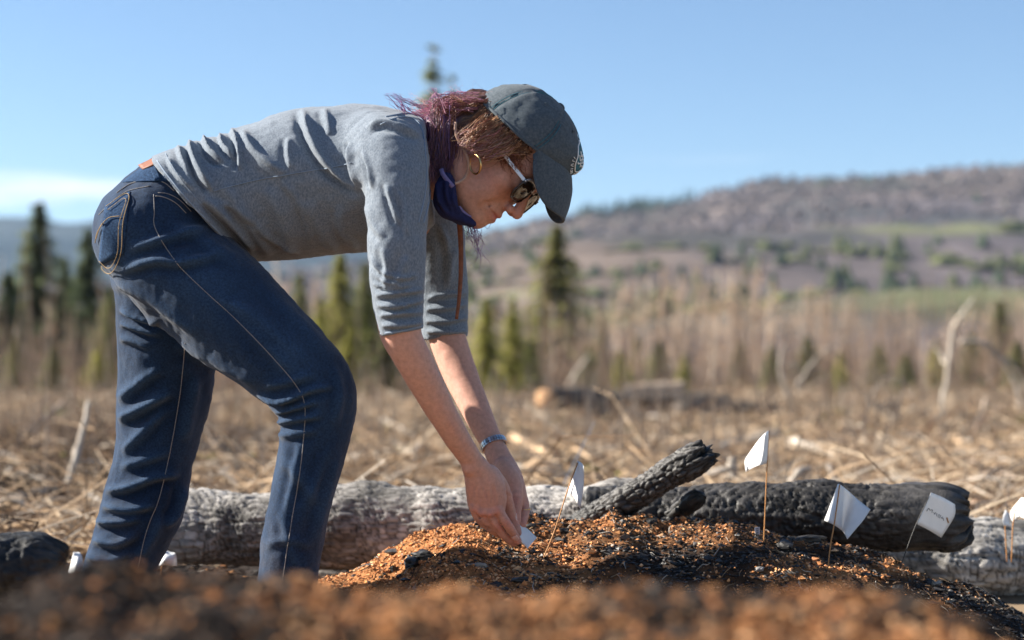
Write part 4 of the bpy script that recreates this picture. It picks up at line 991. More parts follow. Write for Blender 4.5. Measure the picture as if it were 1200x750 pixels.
for k, (px, top, y, kd) in enumerate(((690, 402, 60, 'olive'), (728, 408, 54, 'yellow'), (772, 398, 66, 'olive'), (802, 412, 50, 'yellow'), (905, 402, 58, 'olive'), (948, 392, 70, 'olive'), (985, 410, 52, 'yellow'), (1030, 400, 62, 'olive'), (1062, 412, 48, 'olive'), (1098, 396, 66, 'yellow'), (1140, 388, 72, 'olive'), (1192, 398, 60, 'olive'),
        (18, 392, 58, 'olive'), (62, 404, 52, 'olive'), (118, 398, 56, 'yellow'), (362, 388, 50, 'olive'), (412, 380, 54, 'yellow'), (452, 392, 52, 'olive'), (540, 390, 54, 'olive'), (622, 396, 52, 'olive'))):
    place_tree(kd, px, top, y, 'small '+('yellow-green' if kd == 'yellow' else 'olive')+' conifer '+('among the dark conifers' if px < 130 else 'seen below the shirt' if px < 440 else 'behind the bare arms' if px < 560 else 'behind the log pile' if px < 905 else 'behind the pale snag and hooked stems'), 1.0+.2*(k % 3), k*1.3, 'low young conifers in the brown brush')
# bare dead saplings
def sapling(seed, tw):
    g_ = np.random.default_rng(seed); t = np.linspace(0, 1, 8); h = 6.0
    bx, by = g_.normal(0, .25, 2)
    path = np.stack([bx*t*t, by*t*t, t*h], 1); tr = tube(path, .062*(1-.8*t)+.012, 6)
    parts = []
    for k in range(tw):
        z = g_.uniform(.12, .97); a = g_.random()*6.283; L_ = g_.uniform(.4, 1.3)*(1.1-z*.7); p0 = np.array([bx*z*z, by*z*z, z*h])
        d = np.array([math.cos(a)*.75, math.sin(a)*.75, g_.uniform(.1, .9)]); p1 = p0+d*L_*.6; p2 = p1+(d+np.array([0, 0, .4]))*L_*.5
        parts.append(tube(np.array([p0, p1, p2]), np.array([.022, .014, .006]), 3, False))
    return tr, join(parts)
SAP = []
for i in range(6):
    tr, tw = sapling(70+i, (46, 60, 38, 64, 50, 30)[i]); t_ = empty('bare_sapling'); mesh_np('trunk', *tr, M_pale if i >= 3 else M_bark, t_)
    V_, F_ = tw; c_ = np.tile(np.array([.55, .39, .27])*(.7+.12*i), (len(V_), 1)); mesh_np('branches', V_, F_, M_twig, t_, col=c_); SAP.append([t_, False])
def place_sap(i, px, top, y, rz, label, group='bare saplings beyond the clearing'):
    t_, used = SAP[i]; o = t_ if not used else copy_tree(t_); SAP[i][1] = True
    b = P(px, 445, y); gz = float(ground_h(np.array([b[0]]), np.array([y]))[0]); s_ = (CZ+(HY-top)*y/FPX-gz)/6.0
    o.location = (b[0], y, gz-.05); o.scale = (s_*1.7, s_*1.7, s_); o.rotation_euler = (0, 0, rz); tag(o, label, 'tree', group)
rs = random.Random(3)
for k in range(150):
    px = -20+1240*(k+rs.random()*.9)/150; top = 386+16*math.sin(px*.013)-52*rs.random()-(20 if 560 < px < 900 else 0); 
    place_sap(rs.randrange(5), px, top, rs.uniform(62, 130), rs.random()*6.28, 'slim bare brown sapling '+('among the clump of dark conifers' if px < 140 else 'behind the jeans' if px < 310 else 'seen below the shirt' if px < 440 else 'behind the bare arms' if px < 560 else 'among the yellow-green young conifers' if px < 625 else 'around the lone pointed conifer' if px < 690 else 'behind the log pile' if px < 905 else 'behind the hooked pale stems' if px < 1010 else 'behind the hoop of bent sapling' if px < 1085 else 'behind the pale snag and arching branches'))
place_sap(5, 333, 296, 70, 1.0, 'pale bare pole of a dead tree seen below the shirt', None)
place_sap(5, 835, 372, 66, 2.0, 'pale bare trunk standing among the brown saplings beyond the log pile', None)
place_sap(5, 553 + 235, 366, 80, 3.0, 'pale bare trunk left of another in the thin brown woods', None)

# ------------------------------------------------------------ haze
M_haze = bpy.data.materials.new('air_haze'); M_haze.use_nodes = True; t = M_haze.node_tree; t.nodes.clear()
ov = t.nodes.new('ShaderNodeOutputMaterial'); pv = t.nodes.new('ShaderNodeVolumePrincipled'); pv.inputs['Color'].default_value = (.50, .70, 1.0, 1); pv.inputs['Density'].default_value = 0.6e-4; pv.inputs['Anisotropy'].default_value = .2
t.links.new(pv.outputs[0], ov.inputs['Volume'])
hz = mesh_np('haze', *box_vf((0, 2600, 199), (13000, 6400, 480)), M_haze, smooth=False); hz['kind'] = 'stuff'
print('env done %.1fs' % (time.time()-T0))

# =================================================================== LITTER OF THE CLEARING
M_litter = mat('dry_litter', vcol=True, rough=1, spec=.08, var=.25, scale=14)
PAL = np.array([(.44, .32, .21), (.34, .235, .145), (.20, .13, .08), (.55, .44, .32), (.30, .26, .22), (.055, .042, .035), (.66, .58, .48)])
def prisms(A, Bm, Cn, r):
    """three-sided bent sticks: start, middle, end (n,3), radius (n,)"""
    n = len(A); d = Cn-A; d /= np.linalg.norm(d, axis=1, keepdims=True)+1e-9
    rf = np.where(np.abs(d[:, 2:3]) > .8, np.array([[1., 0, 0]]), np.array([[0, 0, 1.]]))
    u = np.cross(d, rf); u /= np.linalg.norm(u, axis=1, keepdims=True)+1e-9; v = np.cross(d, u)
    V = []
    for P_, s_ in ((A, 1.0), (Bm, .85), (Cn, .45)):
        for a in (0, 2.094, 4.189): V.append(P_+(r*s_)[:, None]*(math.cos(a)*u+math.sin(a)*v))
    V = np.stack(V, 1); F = []
    for i in (0, 3):
        for j in range(3): F.append([i+j, i+(j+1) % 3, i+3+(j+1) % 3, i+3+j])
    F = np.array(F); return V.reshape(-1, 3), (F[None]+(np.arange(n)*9)[:, None, None]).reshape(-1, 4)
def field(n, y0, y1, xs=1.6, p=1.0):
    """places spread evenly over the view between two distances"""
    iv = RNG.uniform(1/y1, 1/y0, n); y = 1/iv; x = RNG.uniform(-xs, xs, n)*y*.31+.0*y
    return x, y
# fallen sticks
n = 26000; x, y = field(n, 3.9, 75); z = ground_h(x, y); L_ = RNG.gamma(1.5, .12, n)*np.clip(.55+y*.045, .6, 2.4); a = RNG.random(n)*6.283
el = RNG.normal(.12, .22, n); d = np.stack([np.cos(a)*np.cos(el), np.sin(a)*np.cos(el), np.sin(el)], 1)
A = np.stack([x, y, z+RNG.uniform(.0, .09, n)*np.clip(y/8, .4, 1.5)], 1); Cn = A+d*L_[:, None]; Cn[:, 2] = np.maximum(Cn[:, 2], z+.01)
Bm = (A+Cn)/2+RNG.normal(0, .10, (n, 3))*L_[:, None]; r = RNG.uniform(.0015, .0050, n)*np.clip(.6+y*.05, .7, 3.0)
V, F = prisms(A, Bm, Cn, r); patchy = fbm(np.stack([x, y, 0*x], -1), .6, 3, 91)
ci = RNG.choice(7, n, p=(.28, .21, .14, .17, .09, .06, .05)); ci = np.where((patchy < -.45) & (RNG.random(n) < .6), 5, ci)
mesh_np('fallen_twigs', V, F, M_litter, smooth=False, col=np.repeat(PAL[ci]*RNG.uniform(.7, 1.25, (n, 1)), 9, 0))['kind'] = 'stuff'
# dry grass and weed stalks
n = 26000; x, y = field(n, 4.2, 110); z = ground_h(x, y); gm = np.clip(.5+.9*fbm(np.stack([x, y*.5, 0*x], -1), .8, 2, 121), .08, 1.2); h = RNG.uniform(.08, .36, n)*np.clip(.40+y*.018, .45, 2.0)*gm; lean = RNG.normal(0, .42, (n, 2))
A = np.stack([x, y, z-.01], 1); Cn = A+np.stack([lean[:, 0]*h, lean[:, 1]*h, h], 1); Bm = (A*.45+Cn*.55)+np.stack([-lean[:, 0]*h*.12, 0*h, .08*h], 1)
V, F = prisms(A, Bm, Cn, RNG.uniform(.0025, .006, n)*np.clip(.5+y*.06, .6, 4.5))
c_ = np.array([(.46, .33, .21), (.38, .26, .16), (.54, .42, .29), (.43, .28, .20), (.26, .18, .115)])[RNG.integers(0, 5, n)]*RNG.uniform(.75, 1.2, (n, 1))
mesh_np('dry_grass', V, F, M_litter, smooth=False, col=np.repeat(c_, 9, 0))['kind'] = 'stuff'
n = 2800; x, y = field(n, 7.0, 60); wm = vnoise(np.stack([x, y, 0*x], -1), .25, 131) > -.1; x, y = x[wm], y[wm]; n = len(x); z = ground_h(x, y); h = RNG.uniform(.25, .8, n)*np.clip(.5+y*.02, .6, 1.6); lean = RNG.normal(0, .16, (n, 2))
A = np.stack([x, y, z-.01], 1); Cn = A+np.stack([lean[:, 0]*h, lean[:, 1]*h, h], 1); Bm = (A+Cn)/2+RNG.normal(0, .04, (n, 3))*h[:, None]
V, F = prisms(A, Bm, Cn, RNG.uniform(.002, .0045, n)*np.clip(.5+y*.06, .6, 4.0)); c_ = np.array([(.44, .33, .23), (.34, .24, .17), (.52, .42, .32)])[RNG.integers(0, 3, n)]*RNG.uniform(.75, 1.2, (n, 1))
mesh_np('weed_stalks', V, F, M_litter, smooth=False, col=np.repeat(c_, 9, 0))['kind'] = 'stuff'
# chips, leaf litter and moss cushions
def crumb(seed, k=1):
    g_ = np.random.default_rng(seed)
    V = np.array([[1, 0, 0], [-1, 0, 0], [0, 1, 0], [0, -1, 0], [0, 0, 1], [0, 0, -1]], float)*g_.uniform(.7, 1.2, (6, 1))
    F = np.array([[0, 2, 4], [2, 1, 4], [1, 3, 4], [3, 0, 4], [2, 0, 5], [1, 2, 5], [3, 1, 5], [0, 3, 5]]); return V, F
n = 13000; x, y = field(n, 3.8, 60); s_ = .008+.034*RNG.random(n)**2.5*np.clip(.5+y*.06, .6, 3.5)
ci = RNG.choice(7, n, p=(.24, .26, .24, .07, .07, .10, .02))
scatter('leaf_litter', crumb(1), np.stack([x, y, ground_h(x, y)+.004], 1), np.stack([s_, s_*RNG.uniform(.4, 1, n), s_*RNG.uniform(.15, .4, n)], 1), RNG.random(n)*6.28, PAL[ci]*RNG.uniform(.6, 1.2, (n, 1)), M_litter, jit=.15)
n = 820; x, y = field(n, 4.5, 30); mk = vnoise(np.stack([x, y, 0*x], -1), .55, 97) > .15; x, y = x[mk], y[mk]; n = len(x); s_ = RNG.uniform(.03, .09, n)*np.clip(.5+y*.06, .6, 2)
scatter('moss_cushions', blob_tree(0, 1, 1), np.stack([x, y, ground_h(x, y)], 1), np.stack([s_, s_, s_*.5], 1), RNG.random(n)*6, np.array([.15, .155, .035])*RNG.uniform(.6, 1.2, (n, 1)), M_litter, jit=.2, smooth=True)

# thicket of fine stems in front of the saplings
n = 8600; y = RNG.uniform(50, 120, n); x = RNG.uniform(-.60, .60, n)*y; z = ground_h(x, y); h = RNG.gamma(3, .62, n)*(1+.5*vnoise(np.stack([x, y, 0*x], -1), .12, 12)); h = np.clip(h, .3, 5.2)
ln_ = RNG.normal(0, .13, (n, 2)); A = np.stack([x, y, z], 1); Cn = A+np.stack([ln_[:, 0]*h, ln_[:, 1]*h, h], 1); Bm = (A+Cn)/2+RNG.normal(0, .05, (n, 3))*h[:, None]
V, F = prisms(A, Bm, Cn, RNG.uniform(.010, .026, n)); c_ = np.array([(.54, .38, .26), (.62, .45, .31), (.24, .175, .135), (.70, .54, .39)])[RNG.integers(0, 4, n)]*RNG.uniform(.7, 1.2, (n, 1))
mesh_np('brush_thicket', V, F, M_twig, smooth=False, col=np.repeat(c_, 9, 0))['kind'] = 'stuff'

# ------------------------------------------------------------ single branches one can pick out
def stick(name, label, pts, r0, r1, m, cat='branch', group=None, n=7, rough_=.12):
    """pts: (px,py,y) ; radii in metres"""
    p = np.array([P(*q_) for q_ in pts]); pp = catmull(p, 5); k = len(pp); rr2 = np.linspace(r0, r1, k)*(1+rough_*RNG.standard_normal(k))
    V_, F_ = tube(pp+RNG.normal(0, r0*.12, pp.shape), rr2, n); o = mesh_np(name, V_, F_, m, None, loc=p[0]); tag(o, label, cat, group); return o
def gy(py): return (CZ-GZ)*FPX/(py-HY)               # distance of a place lying on the clearing
M_wood = mat('split_wood', (.46, .30, .18), rough=.9, spec=.1, color2=(.60, .45, .30), scale=18, var=.25, stretch=(1, 1, 6))
M_cut = mat('fresh_cut_wood', (.30, .165, .085), rough=.9, color2=(.40, .25, .14), scale=25, var=.2)
M_weath = mat('weathered_grey_wood', (.22, .185, .155), rough=1, spec=.05, color2=(.33, .29, .25), scale=8, var=.3)
M_sbark = mat('burnt_bark', (.035, .030, .028), rough=.9, spec=.2, color2=(.12, .10, .085), scale=12, var=.4, bump=.6, bscale=40)
sn = empty('dead_snag', P(1104, 500, 13.5)); tag(sn, 'pale broken snag standing up with a forked tip behind the written-on flag', 'snag')
for nm, pts, a, b in (('trunk', [(1102, 512, 13.5), (1106, 470, 13.5), (1112, 425, 13.5), (1116, 390, 13.5), (1120, 376, 13.5)], .023, .016), ('branch', [(1118, 384, 13.5), (1128, 366, 13.4), (1141, 350, 13.4)], .018, .008), ('branch', [(1110, 430, 13.5), (1100, 412, 13.6), (1092, 402, 13.6)], .018, .008)):
    p = np.array([P(*q_) for q_ in pts]); pp = catmull(p, 5); mesh_np(nm, *tube(pp+RNG.normal(0, .006, pp.shape), np.linspace(a, b, len(pp)), 7), M_pale, sn)
LAB = [
 ('pale branch arching down in a wide bow beside the snag', [(1125, 400, 13), (1150, 402, 13), (1172, 420, 13), (1190, 450, 13), (1197, 480, 13)], .022, .016, M_weath),
 ('second pale branch arching behind the wide bow', [(1170, 418, 14.5), (1188, 428, 14.5), (1200, 450, 14.5), (1206, 480, 14.5)], .020, .014, M_weath),
 ('grey stub leaning beside the foot of the snag', [(1140, 515, 12.6), (1148, 492, 12.6), (1157, 468, 12.6)], .030, .020, M_bark),
 ('upright pale stem hooked over at the edge of the brush', [(925, 470, 17), (916, 440, 17), (915, 420, 17), (920, 405, 17)], .024, .018, M_weath),
 ('short curled pale stem beside the hooked one', [(932, 460, 18), (938, 440, 18), (932, 428, 18), (922, 428, 18)], .020, .014, M_weath),
 ('long pale limb sweeping up from the hooked stem', [(934, 458, 19), (950, 428, 19), (972, 408, 19), (996, 396, 19)], .022, .012, M_weath),
 ('thin hoop of a bent sapling in the brush', [(1018, 470, 20), (1030, 450, 20), (1045, 442, 20), (1060, 450, 20), (1072, 470, 20)], .016, .010, M_weath),
 ('white barkless limb lying behind the black log', [(928, 516, 8.6), (955, 526, 8.4), (984, 538, 8.2)], .024, .016, M_pale),
 ('pale limb end pointing past the upright flag', [(835, 527, 8.6), (870, 518, 8.9), (915, 506, 9.2)], .019, .022, M_pale),
 ('short white stick propped on the black log', [(927, 565, 5.2), (936, 553, 5.2), (948, 550, 5.25)], .014, .010, M_pale),
 ('stout pale peg lying behind the tilted charred stump', [(812, 562, 5.6), (836, 555, 5.6), (858, 548, 5.6)], .016, .014, M_pale),
 ('short upright pale peg behind the tilted charred stump', [(857, 562, 5.6), (859, 548, 5.6), (858, 536, 5.6)], .016, .013, M_pale),
 ('long brown branch bowing along the ground toward the snag', [(1000, 530, 9.5), (1040, 516, 9.8), (1080, 510, 10), (1115, 512, 10)], .018, .014, M_bark),
 ('pale split limb slanting down right of the snag', [(1118, 514, 9.4), (1140, 528, 9.0), (1166, 545, 8.6)], .026, .020, M_wood),
 ('brown crooked branch low beyond the dark log end', [(1090, 545, 7.8), (1130, 540, 7.8), (1165, 552, 7.4), (1200, 548, 7.4)], .016, .010, M_bark),
 ('twisted grey root lying right of the split limb', [(1150, 560, 6.8), (1172, 556, 6.8), (1190, 562, 6.6), (1206, 556, 6.6)], .020, .012, M_bark),
 ('grey pole slanting across the grass left of the jeans', [(-6, 530, 9.5), (22, 512, 10.2), (48, 494, 11), (78, 470, 12)], .028, .020, M_bark),
 ('pale stem leaning in the grass just left of the far leg', [(74, 585, 6.2), (86, 545, 6.3), (97, 505, 6.4), (104, 470, 6.5)], .016, .008, M_pale),
 ('thin upright weed stem left of the leaning pale stem', [(52, 600, 6.0), (53, 560, 6.0), (55, 500, 6.0)], .007, .004, M_bark),
 ('pale fallen limb left of the far leg', [(10, 552, 7.4), (40, 560, 7.0), (72, 566, 6.9)], .018, .012, M_pale),
 ('two-forked grey limb lying by the left edge of the dead grass', [(-5, 592, 5.7), (30, 582, 5.9), (66, 578, 6.0)], .016, .011, M_bark),
 ('curved pale stick lying between the knee and the bare arms', [(440, 520, 9.4), (465, 520, 9.4), (482, 532, 9.0), (492, 548, 8.4)], .014, .009, M_pale),
 ('straight pale stick in the grass beside the knee', [(448, 492, 13), (466, 500, 12.4), (486, 512, 11.5)], .020, .012, M_pale),
 ('brown stick in the grass under the near forearm', [(430, 545, 8.2), (452, 556, 7.6), (474, 566, 7.0)], .012, .008, M_bark),
 ('pale curved limb arching near the log pile', [(735, 492, 17), (765, 488, 17), (790, 496, 16.6), (810, 512, 15)], .024, .016, M_pale),
 ('bleached stick lying in front of the log pile', [(742, 522, 10.6), (758, 516, 11), (776, 524, 10.6)], .018, .012, M_pale),
 ('long grey stick behind the tilted charred stump', [(715, 540, 8.4), (748, 536, 8.6), (785, 524, 9.0), (820, 516, 9.4)], .013, .010, M_bark),
 ('pale leaning pole at the edge of the woods beside the lone conifer', [(664, 458, 42), (676, 436, 42), (690, 416, 42)], .07, .03, M_pale),
]
for lb, pts, a, b, m in LAB: stick('fallen_branch', lb, pts, a, b, m)
# a further set of lying branches nobody would tell apart but by place
for k in range(70):
    y = 1/RNG.uniform(1/30, 1/5.0); x = RNG.uniform(-.33, .33)*y; a = RNG.random()*3.14; L2 = RNG.uniform(.25, .7)*(.5+y*.055); z = float(ground_h(np.array([x]), np.array([y]))[0])+.02+.05*RNG.random()
    d = np.array([math.cos(a), math.sin(a), RNG.normal(0, .05)])*L2/2; c = np.array([x, y, z+abs(d[2])]); b = RNG.normal(0, .09, 3)*L2; b[2] = abs(b[2])
    pp = catmull(np.array([c-d, c-d*.3+b, c+d*.3+b*.7, c+d]), 4); r0 = RNG.uniform(.005, .011)*(.6+y*.05)
    mi = int(RNG.choice(3, p=(.45, .4, .15))); px = float(PIX(c)[0])
    o = mesh_np('fallen_branch', *tube(pp, np.linspace(r0, r0*.55, len(pp))*(1+.1*RNG.standard_normal(len(pp))), 6), [M_pale, M_weath, M_wood][mi], None, loc=c)
    tag(o, ('pale', 'grey', 'tan')[mi]+' dead branch lying '+('beside the jeans' if px < 110 else 'behind the legs' if px < 420 else 'behind the bare arms' if px < 600 else 'between the tilted stump and the log pile' if px < 830 else 'beyond the black log' if px < 1060 else 'around the pale snag')+(' , far off' if y > 14 else ', close by' if y < 7.5 else '').replace(' ,', ','), 'branch', 'branches strewn over the clearing')
# split pale wood behind the hands
for lb, pts, a, b in (('pale splintered wood pointing up beside the wrists', [(600, 512, 8.6), (624, 524, 8.2), (650, 540, 7.8), (672, 552, 7.6)], .018, .030),
                      ('curved pale splinter bowing over the broad wood chunk', [(612, 560, 6.6), (622, 546, 6.6), (640, 542, 6.6), (664, 556, 6.6)], .018, .016),
                      ('broad chunk of fresh orange wood lying behind the hands', [(632, 556, 6.5), (652, 560, 6.5), (676, 560, 6.5)], .030, .022), ('flat orange splinter beside the broad wood chunk', [(680, 562, 6.4), (692, 563, 6.4), (706, 564, 6.4)], .012, .008),
                      ('flat orange chunk of wood seen between the legs', [(220, 566, 6.4), (236, 563, 6.4), (252, 566, 6.4)], .020, .018)):
    stick('wood_splinter', lb, pts, a, b, M_wood, 'wood')
# log pile far behind
def cutlog(label, px0, px1, py, y, r, m, cut=True, tiltz=0.0, dyy=0.0):
    a, b = P(px0, py, y), P(px1, py+tiltz, y+dyy); root = empty('felled_log', (a+b)/2); tag(root, label, 'log')
    pp = a+(b-a)*np.linspace(0, 1, 12)[:, None]+RNG.normal(0, r*.04, (12, 3)); V_, F_ = tube(pp, r*(1+.06*RNG.standard_normal(12)), 12, False); mesh_np('bark', V_, F_, m, root)
    for e, s_ in ((pp[0], -1), (pp[-1], 1)):
        d = (b-a)/np.linalg.norm(b-a)*s_; V_, F_ = tube(np.array([e-d*.004, e+d*.03]), r*.93, 12); mesh_np('cut_end', V_, F_, M_cut if 'bright' in label and s_ < 0 else M_sbark, root)
cutlog('cut log with a bright orange end lying at the left of the log pile', 640, 700, 468, 17.5, .13, M_sbark, dyy=1.2)
cutlog('long burnt log lying behind the bright-ended log', 690, 850, 470, 19.5, .11, M_sbark, tiltz=2)
cutlog('burnt log lying at the right of the log pile', 800, 905, 482, 17.0, .13, M_sbark, tiltz=4, dyy=2.4)
cutlog('mossy log lying on top of the log pile', 735, 800, 459, 20.5, .09, M_bark, tiltz=-4)
cutlog('burnt log half hidden in grass under the log pile', 700, 770, 484, 18.4, .09, M_sbark, tiltz=6)
cutlog('black stub of log in the grass near the hoop sapling', 1018, 1048, 478, 21, .08, M_sbark)
cutlog('dark log lying in the grass behind the knee', 232, 262, 536, 8.6, .07, M_sbark, tiltz=-6)
cutlog('dark log lying across the grass left of the far leg', -10, 62, 600, 5.5, .055, M_sbark, tiltz=-10)
cutlog('burnt log lying in the grass below the near forearm', 470, 516, 556, 7.6, .035, M_sbark, tiltz=2)

# ------------------------------------------------------------ charred logs
def cells(s, t, ls, lt, seed):
    """brick-like char checks: distance to the nearest crack, cell id value"""
    q = np.stack([s, t, 0*s], -1); wv = 1+.55*vnoise(q, 7, seed+1)
    gx_ = s/ls*wv+.5*fbm(q, 14, 2, seed); gy2 = t/lt*wv+.5*fbm(q, 14, 2, seed+3)
    ix, iy = np.floor(gx_).astype(np.int64), np.floor(gy2).astype(np.int64); f1 = np.full(s.shape, 9.); f2_ = np.full(s.shape, 9.); idv = np.zeros(s.shape); tl = np.zeros(s.shape)
    for a in (-1, 0, 1):
        for b in (-1, 0, 1):
            cx, cy = ix+a, iy+b; zz = 0*cx
            dx = cx+.5+.36*_h(cx, cy, zz, seed+11)-gx_; dy = cy+.5+.30*_h(cx, cy, zz, seed+12)-gy2
            dd = (np.abs(dx)**5+np.abs(dy)**5)**.2; m_ = dd < f1
            tl = np.where(m_, _h(cx, cy, zz, seed+21)*dx+_h(cx, cy, zz, seed+22)*dy, tl)
            f2_ = np.where(m_, f1, np.minimum(f2_, dd)); idv = np.where(m_, _h(cx, cy, zz, seed+9), idv); f1 = np.where(m_, dd, f1)
    return (f2_-f1)*.5*min(ls, lt), idv, tl
M_ash = mat('ash_grey_char', vcol=True, rough=.85, spec=.25, var=.35, scale=60, bump=.5, bscale=160)
M_char = mat('black_char', vcol=True, rough=.55, spec=.40, var=.4, scale=80, bump=.6, bscale=220)
def char_log(label, p0, p1, r, m, colr, crack, seed, ls=.020, lt=.013, amp=.006, bend=0.0, ragged=(0, 0), res=.0035, taper=1.0, lump=.012, ends=True):
    a, b = np.array(p0), np.array(p1); Ln = np.linalg.norm(b-a); d = (b-a)/Ln; u = np.cross(d, [0, 0, 1.]); u /= np.linalg.norm(u); v = np.cross(u, d)
    ns, nt_ = int(Ln/res), int(2*math.pi*r/res); s_ = np.linspace(0, 1, ns)[:, None]*np.ones((1, nt_)); th = np.ones((ns, 1))*(np.linspace(0, 2*math.pi, nt_, endpoint=False)-math.pi/2)[None]
    sm, tm = s_*Ln, th*r
    dd, idv, tlt = cells(sm, tm, ls, lt, seed)
    circ = np.stack([sm*1.0, np.cos(th)*r, np.sin(th)*r], -1)
    deep = np.clip(.80+1.1*fbm(circ, 8, 3, seed+31), .04, 1.2)
    R_ = r*(1+(taper-1)*s_)+lump*fbm(circ, 7, 3, seed+20)+deep*(amp*(np.clip(dd/.0022, 0, 1)**.45-1)+amp*.16*idv+amp*.45*tlt)+.0010*vnoise(circ*np.array([.35, 1, 1]), 220, seed+5)+.0012*vnoise(circ*np.array([.22, 1, 1]), 120, seed+6)+.0008*vnoise(circ*np.array([.15, 1, 1]), 260, seed+7)-.006*np.exp(-(np.abs(fbm(circ*np.array([.18, 1, 1]), 22, 2, seed+33))/.035)**2)
    off = np.zeros_like(sm)
    for e, rg_ in ((0, ragged[0]), (1, ragged[1])):
        if rg_:
            ed = (sm if e == 0 else Ln-sm); jag = rg_*(.5+.5*fbm(np.stack([0*th, np.cos(th)*3, np.sin(th)*3], -1), 1.6, 3, seed+40+e))
            sh = np.clip(1-ed/.05, 0, 1)**1.5; off += (1 if e == 1 else -1)*sh*jag; R_ = R_*(1-.28*np.clip(1-ed/.03, 0, 1)**2)
    cen = a+d*(sm+off)[..., None]; cen[..., 2] += bend*np.sin(s_*math.pi)
    Pn = cen+R_[..., None]*(np.cos(th)[..., None]*u+np.sin(th)[..., None]*v)
    # close the ends with shrinking rings
    rings = [Pn]
    for e in (0, 1):
        base = Pn[0 if e == 0 else -1]; c = base.mean(0); ex = []
        for q_ in (.8, .55, .3, .05):
            ring = c+(base-c)*q_; ring = ring+d*((.010*fbm(ring, 45, 3, seed+60)+(.004 if e else -.004))*(1-q_*.4))[:, None]; ex.append(ring)
        ex = np.array(ex); rings = [ex[::-1]]+rings if e == 0 else rings+[ex]
    Gd = np.concatenate(rings); V_, F_ = loft_grid(Gd, True)
    cl = np.array(colr)*(.75+.30*idv[..., None])*(1+.65*fbm(circ, 7, 3, seed+70)[..., None]+.25*vnoise(circ*np.array([.4, 1, 1]), 150, seed+71)[..., None]); cr_ = np.clip(dd/.0011, 0, 1)[..., None]; cr_ = 1-(1-cr_)*np.clip(deep, 0, 1)[..., None]; cl = np.clip(cl, .005, .9)*cr_+np.array(crack)*(1-cr_)
    cl = np.concatenate([np.tile(np.array(crack), (4, nt_, 1)), cl, np.tile(np.array(crack), (4, nt_, 1))]).reshape(-1, 3)
    o = mesh_np('charred_log', V_, F_[:, ::-1], m, None, col=cl, loc=(a+b)/2); tag(o, label, 'log'); return o
char_log('long ash-grey charred log lying behind the jeans and hands', P(150, 622, 3.42), P(800, 617, 3.30), .079, M_ash, (.33, .31, .29), (.03, .027, .025), 3, .014, .0105, .0034, bend=.006, lump=.012)
char_log('black charred log with a jagged end behind the three right flags', P(690, 606, 3.22), P(1118, 606, 3.10), .062, M_char, (.055, .052, .051), (.006, .006, .006), 8, .017, .021, .0060, ragged=(0, .035), lump=.010)
char_log('ash-grey log lying under the jagged end of the black one', P(980, 660, 3.40), P(1330, 652, 3.42), .080, M_ash, (.36, .34, .315), (.03, .027, .025), 13, .015, .011, .0034, lump=.012)
char_log('thick black charred stump tilted up out of the mound with a blunt end', P(672, 622, 3.06), P(816, 537, 2.97), .031, M_char, (.050, .047, .046), (.006, .006, .006), 21,   .015, .011, .0042, ragged=(0, .032), res=.0022, taper=.86, lump=.008)
char_log('small black charred stub poking out beside the tilted stump', P(786, 606, 3.06), P(816, 584, 3.01), .021, M_char, (.04, .038, .037), (.006, .006, .006), 25, .016, .012, .004, ragged=(0, .014), res=.0030, lump=.008)
char_log('dark charred log end lying in shade left of the jeans', P(-120, 672, 2.25), P(62, 664, 2.30), .050, M_char, (.030, .032, .036), (.006, .006, .007), 29, .020, .014, .006, ragged=(0, .02), lump=.010)

# ------------------------------------------------------------ mounds of burnt soil
M_soil = mat('burnt_soil', (.030, .020, .015), rough=1, spec=.1, color2=(.26, .115, .045), scale=9, var=.4, detail=10, bump=.8, bscale=120, ramp=(.38, .54))
cm_ = [(250, 700), (330, 688), (372, 676), (420, 658), (450, 644), (480, 626), (510, 612), (545, 606), (620, 606), (660, 609), (700, 604), (720, 598), (745, 602), (780, 605), (820, 606), (850, 602), (880, 608), (920, 621), (960, 628), (1000, 642), (1040, 656), (1080, 671), (1120, 686), (1160, 700), (1200, 716), (1300, 750)]
YC = 3.00
def mound_h(x, y):
    px = HX+x*FPX/YC; zc = CZ+(HY-interp(cm_, px))*YC/FPX; t_ = y-YC
    z = np.where(t_ < 0, zc-.40*np.abs(t_)**1.12, zc-1.1*np.abs(t_)**1.2)
    p = np.stack([x, y, 0*x], -1)
    gully = .016*np.exp(-((y-2.72-.03*np.sin(x*9))/.035)**2)*np.clip((x-.02)/.1, 0, 1)*np.clip((.75-x)/.1, 0, 1)
    ridge = .018*np.exp(-(((x-.02)/.11)**2+((y-2.58)/.05)**2))+.014*np.exp(-(((x-.45)/.2)**2+((y-2.53)/.05)**2))
    return np.maximum(z, -.02)+.011*fbm(p, 11, 3, 81)+.004*fbm(p, 45, 3, 83)-gully+ridge
cf = [(-300, 760), (-60, 735), (0, 716), (20, 694), (60, 678), (110, 672), (160, 664), (220, 671), (280, 672), (340, 677), (380, 684), (450, 692), (520, 688), (600, 697), (680, 693), (760, 684), (840, 688), (900, 693), (960, 692), (1020, 694), (1080, 704), (1120, 724), (1160, 750), (1200, 775), (1500, 850)]
YF = 1.16
def fore_h(x, y):
    px = HX+x*FPX/YF; zc = CZ+(HY-interp(cf, px))*YF/FPX; t_ = y-YF
    p = np.stack([x, y, 0*x], -1)
    return np.maximum(np.where(t_ < 0, zc-.085*np.abs(t_), zc-.55*np.abs(t_)**1.15), -.02)+.006*fbm(p, 14, 3, 85)+.0035*fbm(p, 50, 3, 87)
gx, gy_ = np.meshgrid(np.linspace(-.75, .75, 170), np.linspace(.35, 1.95, 150))
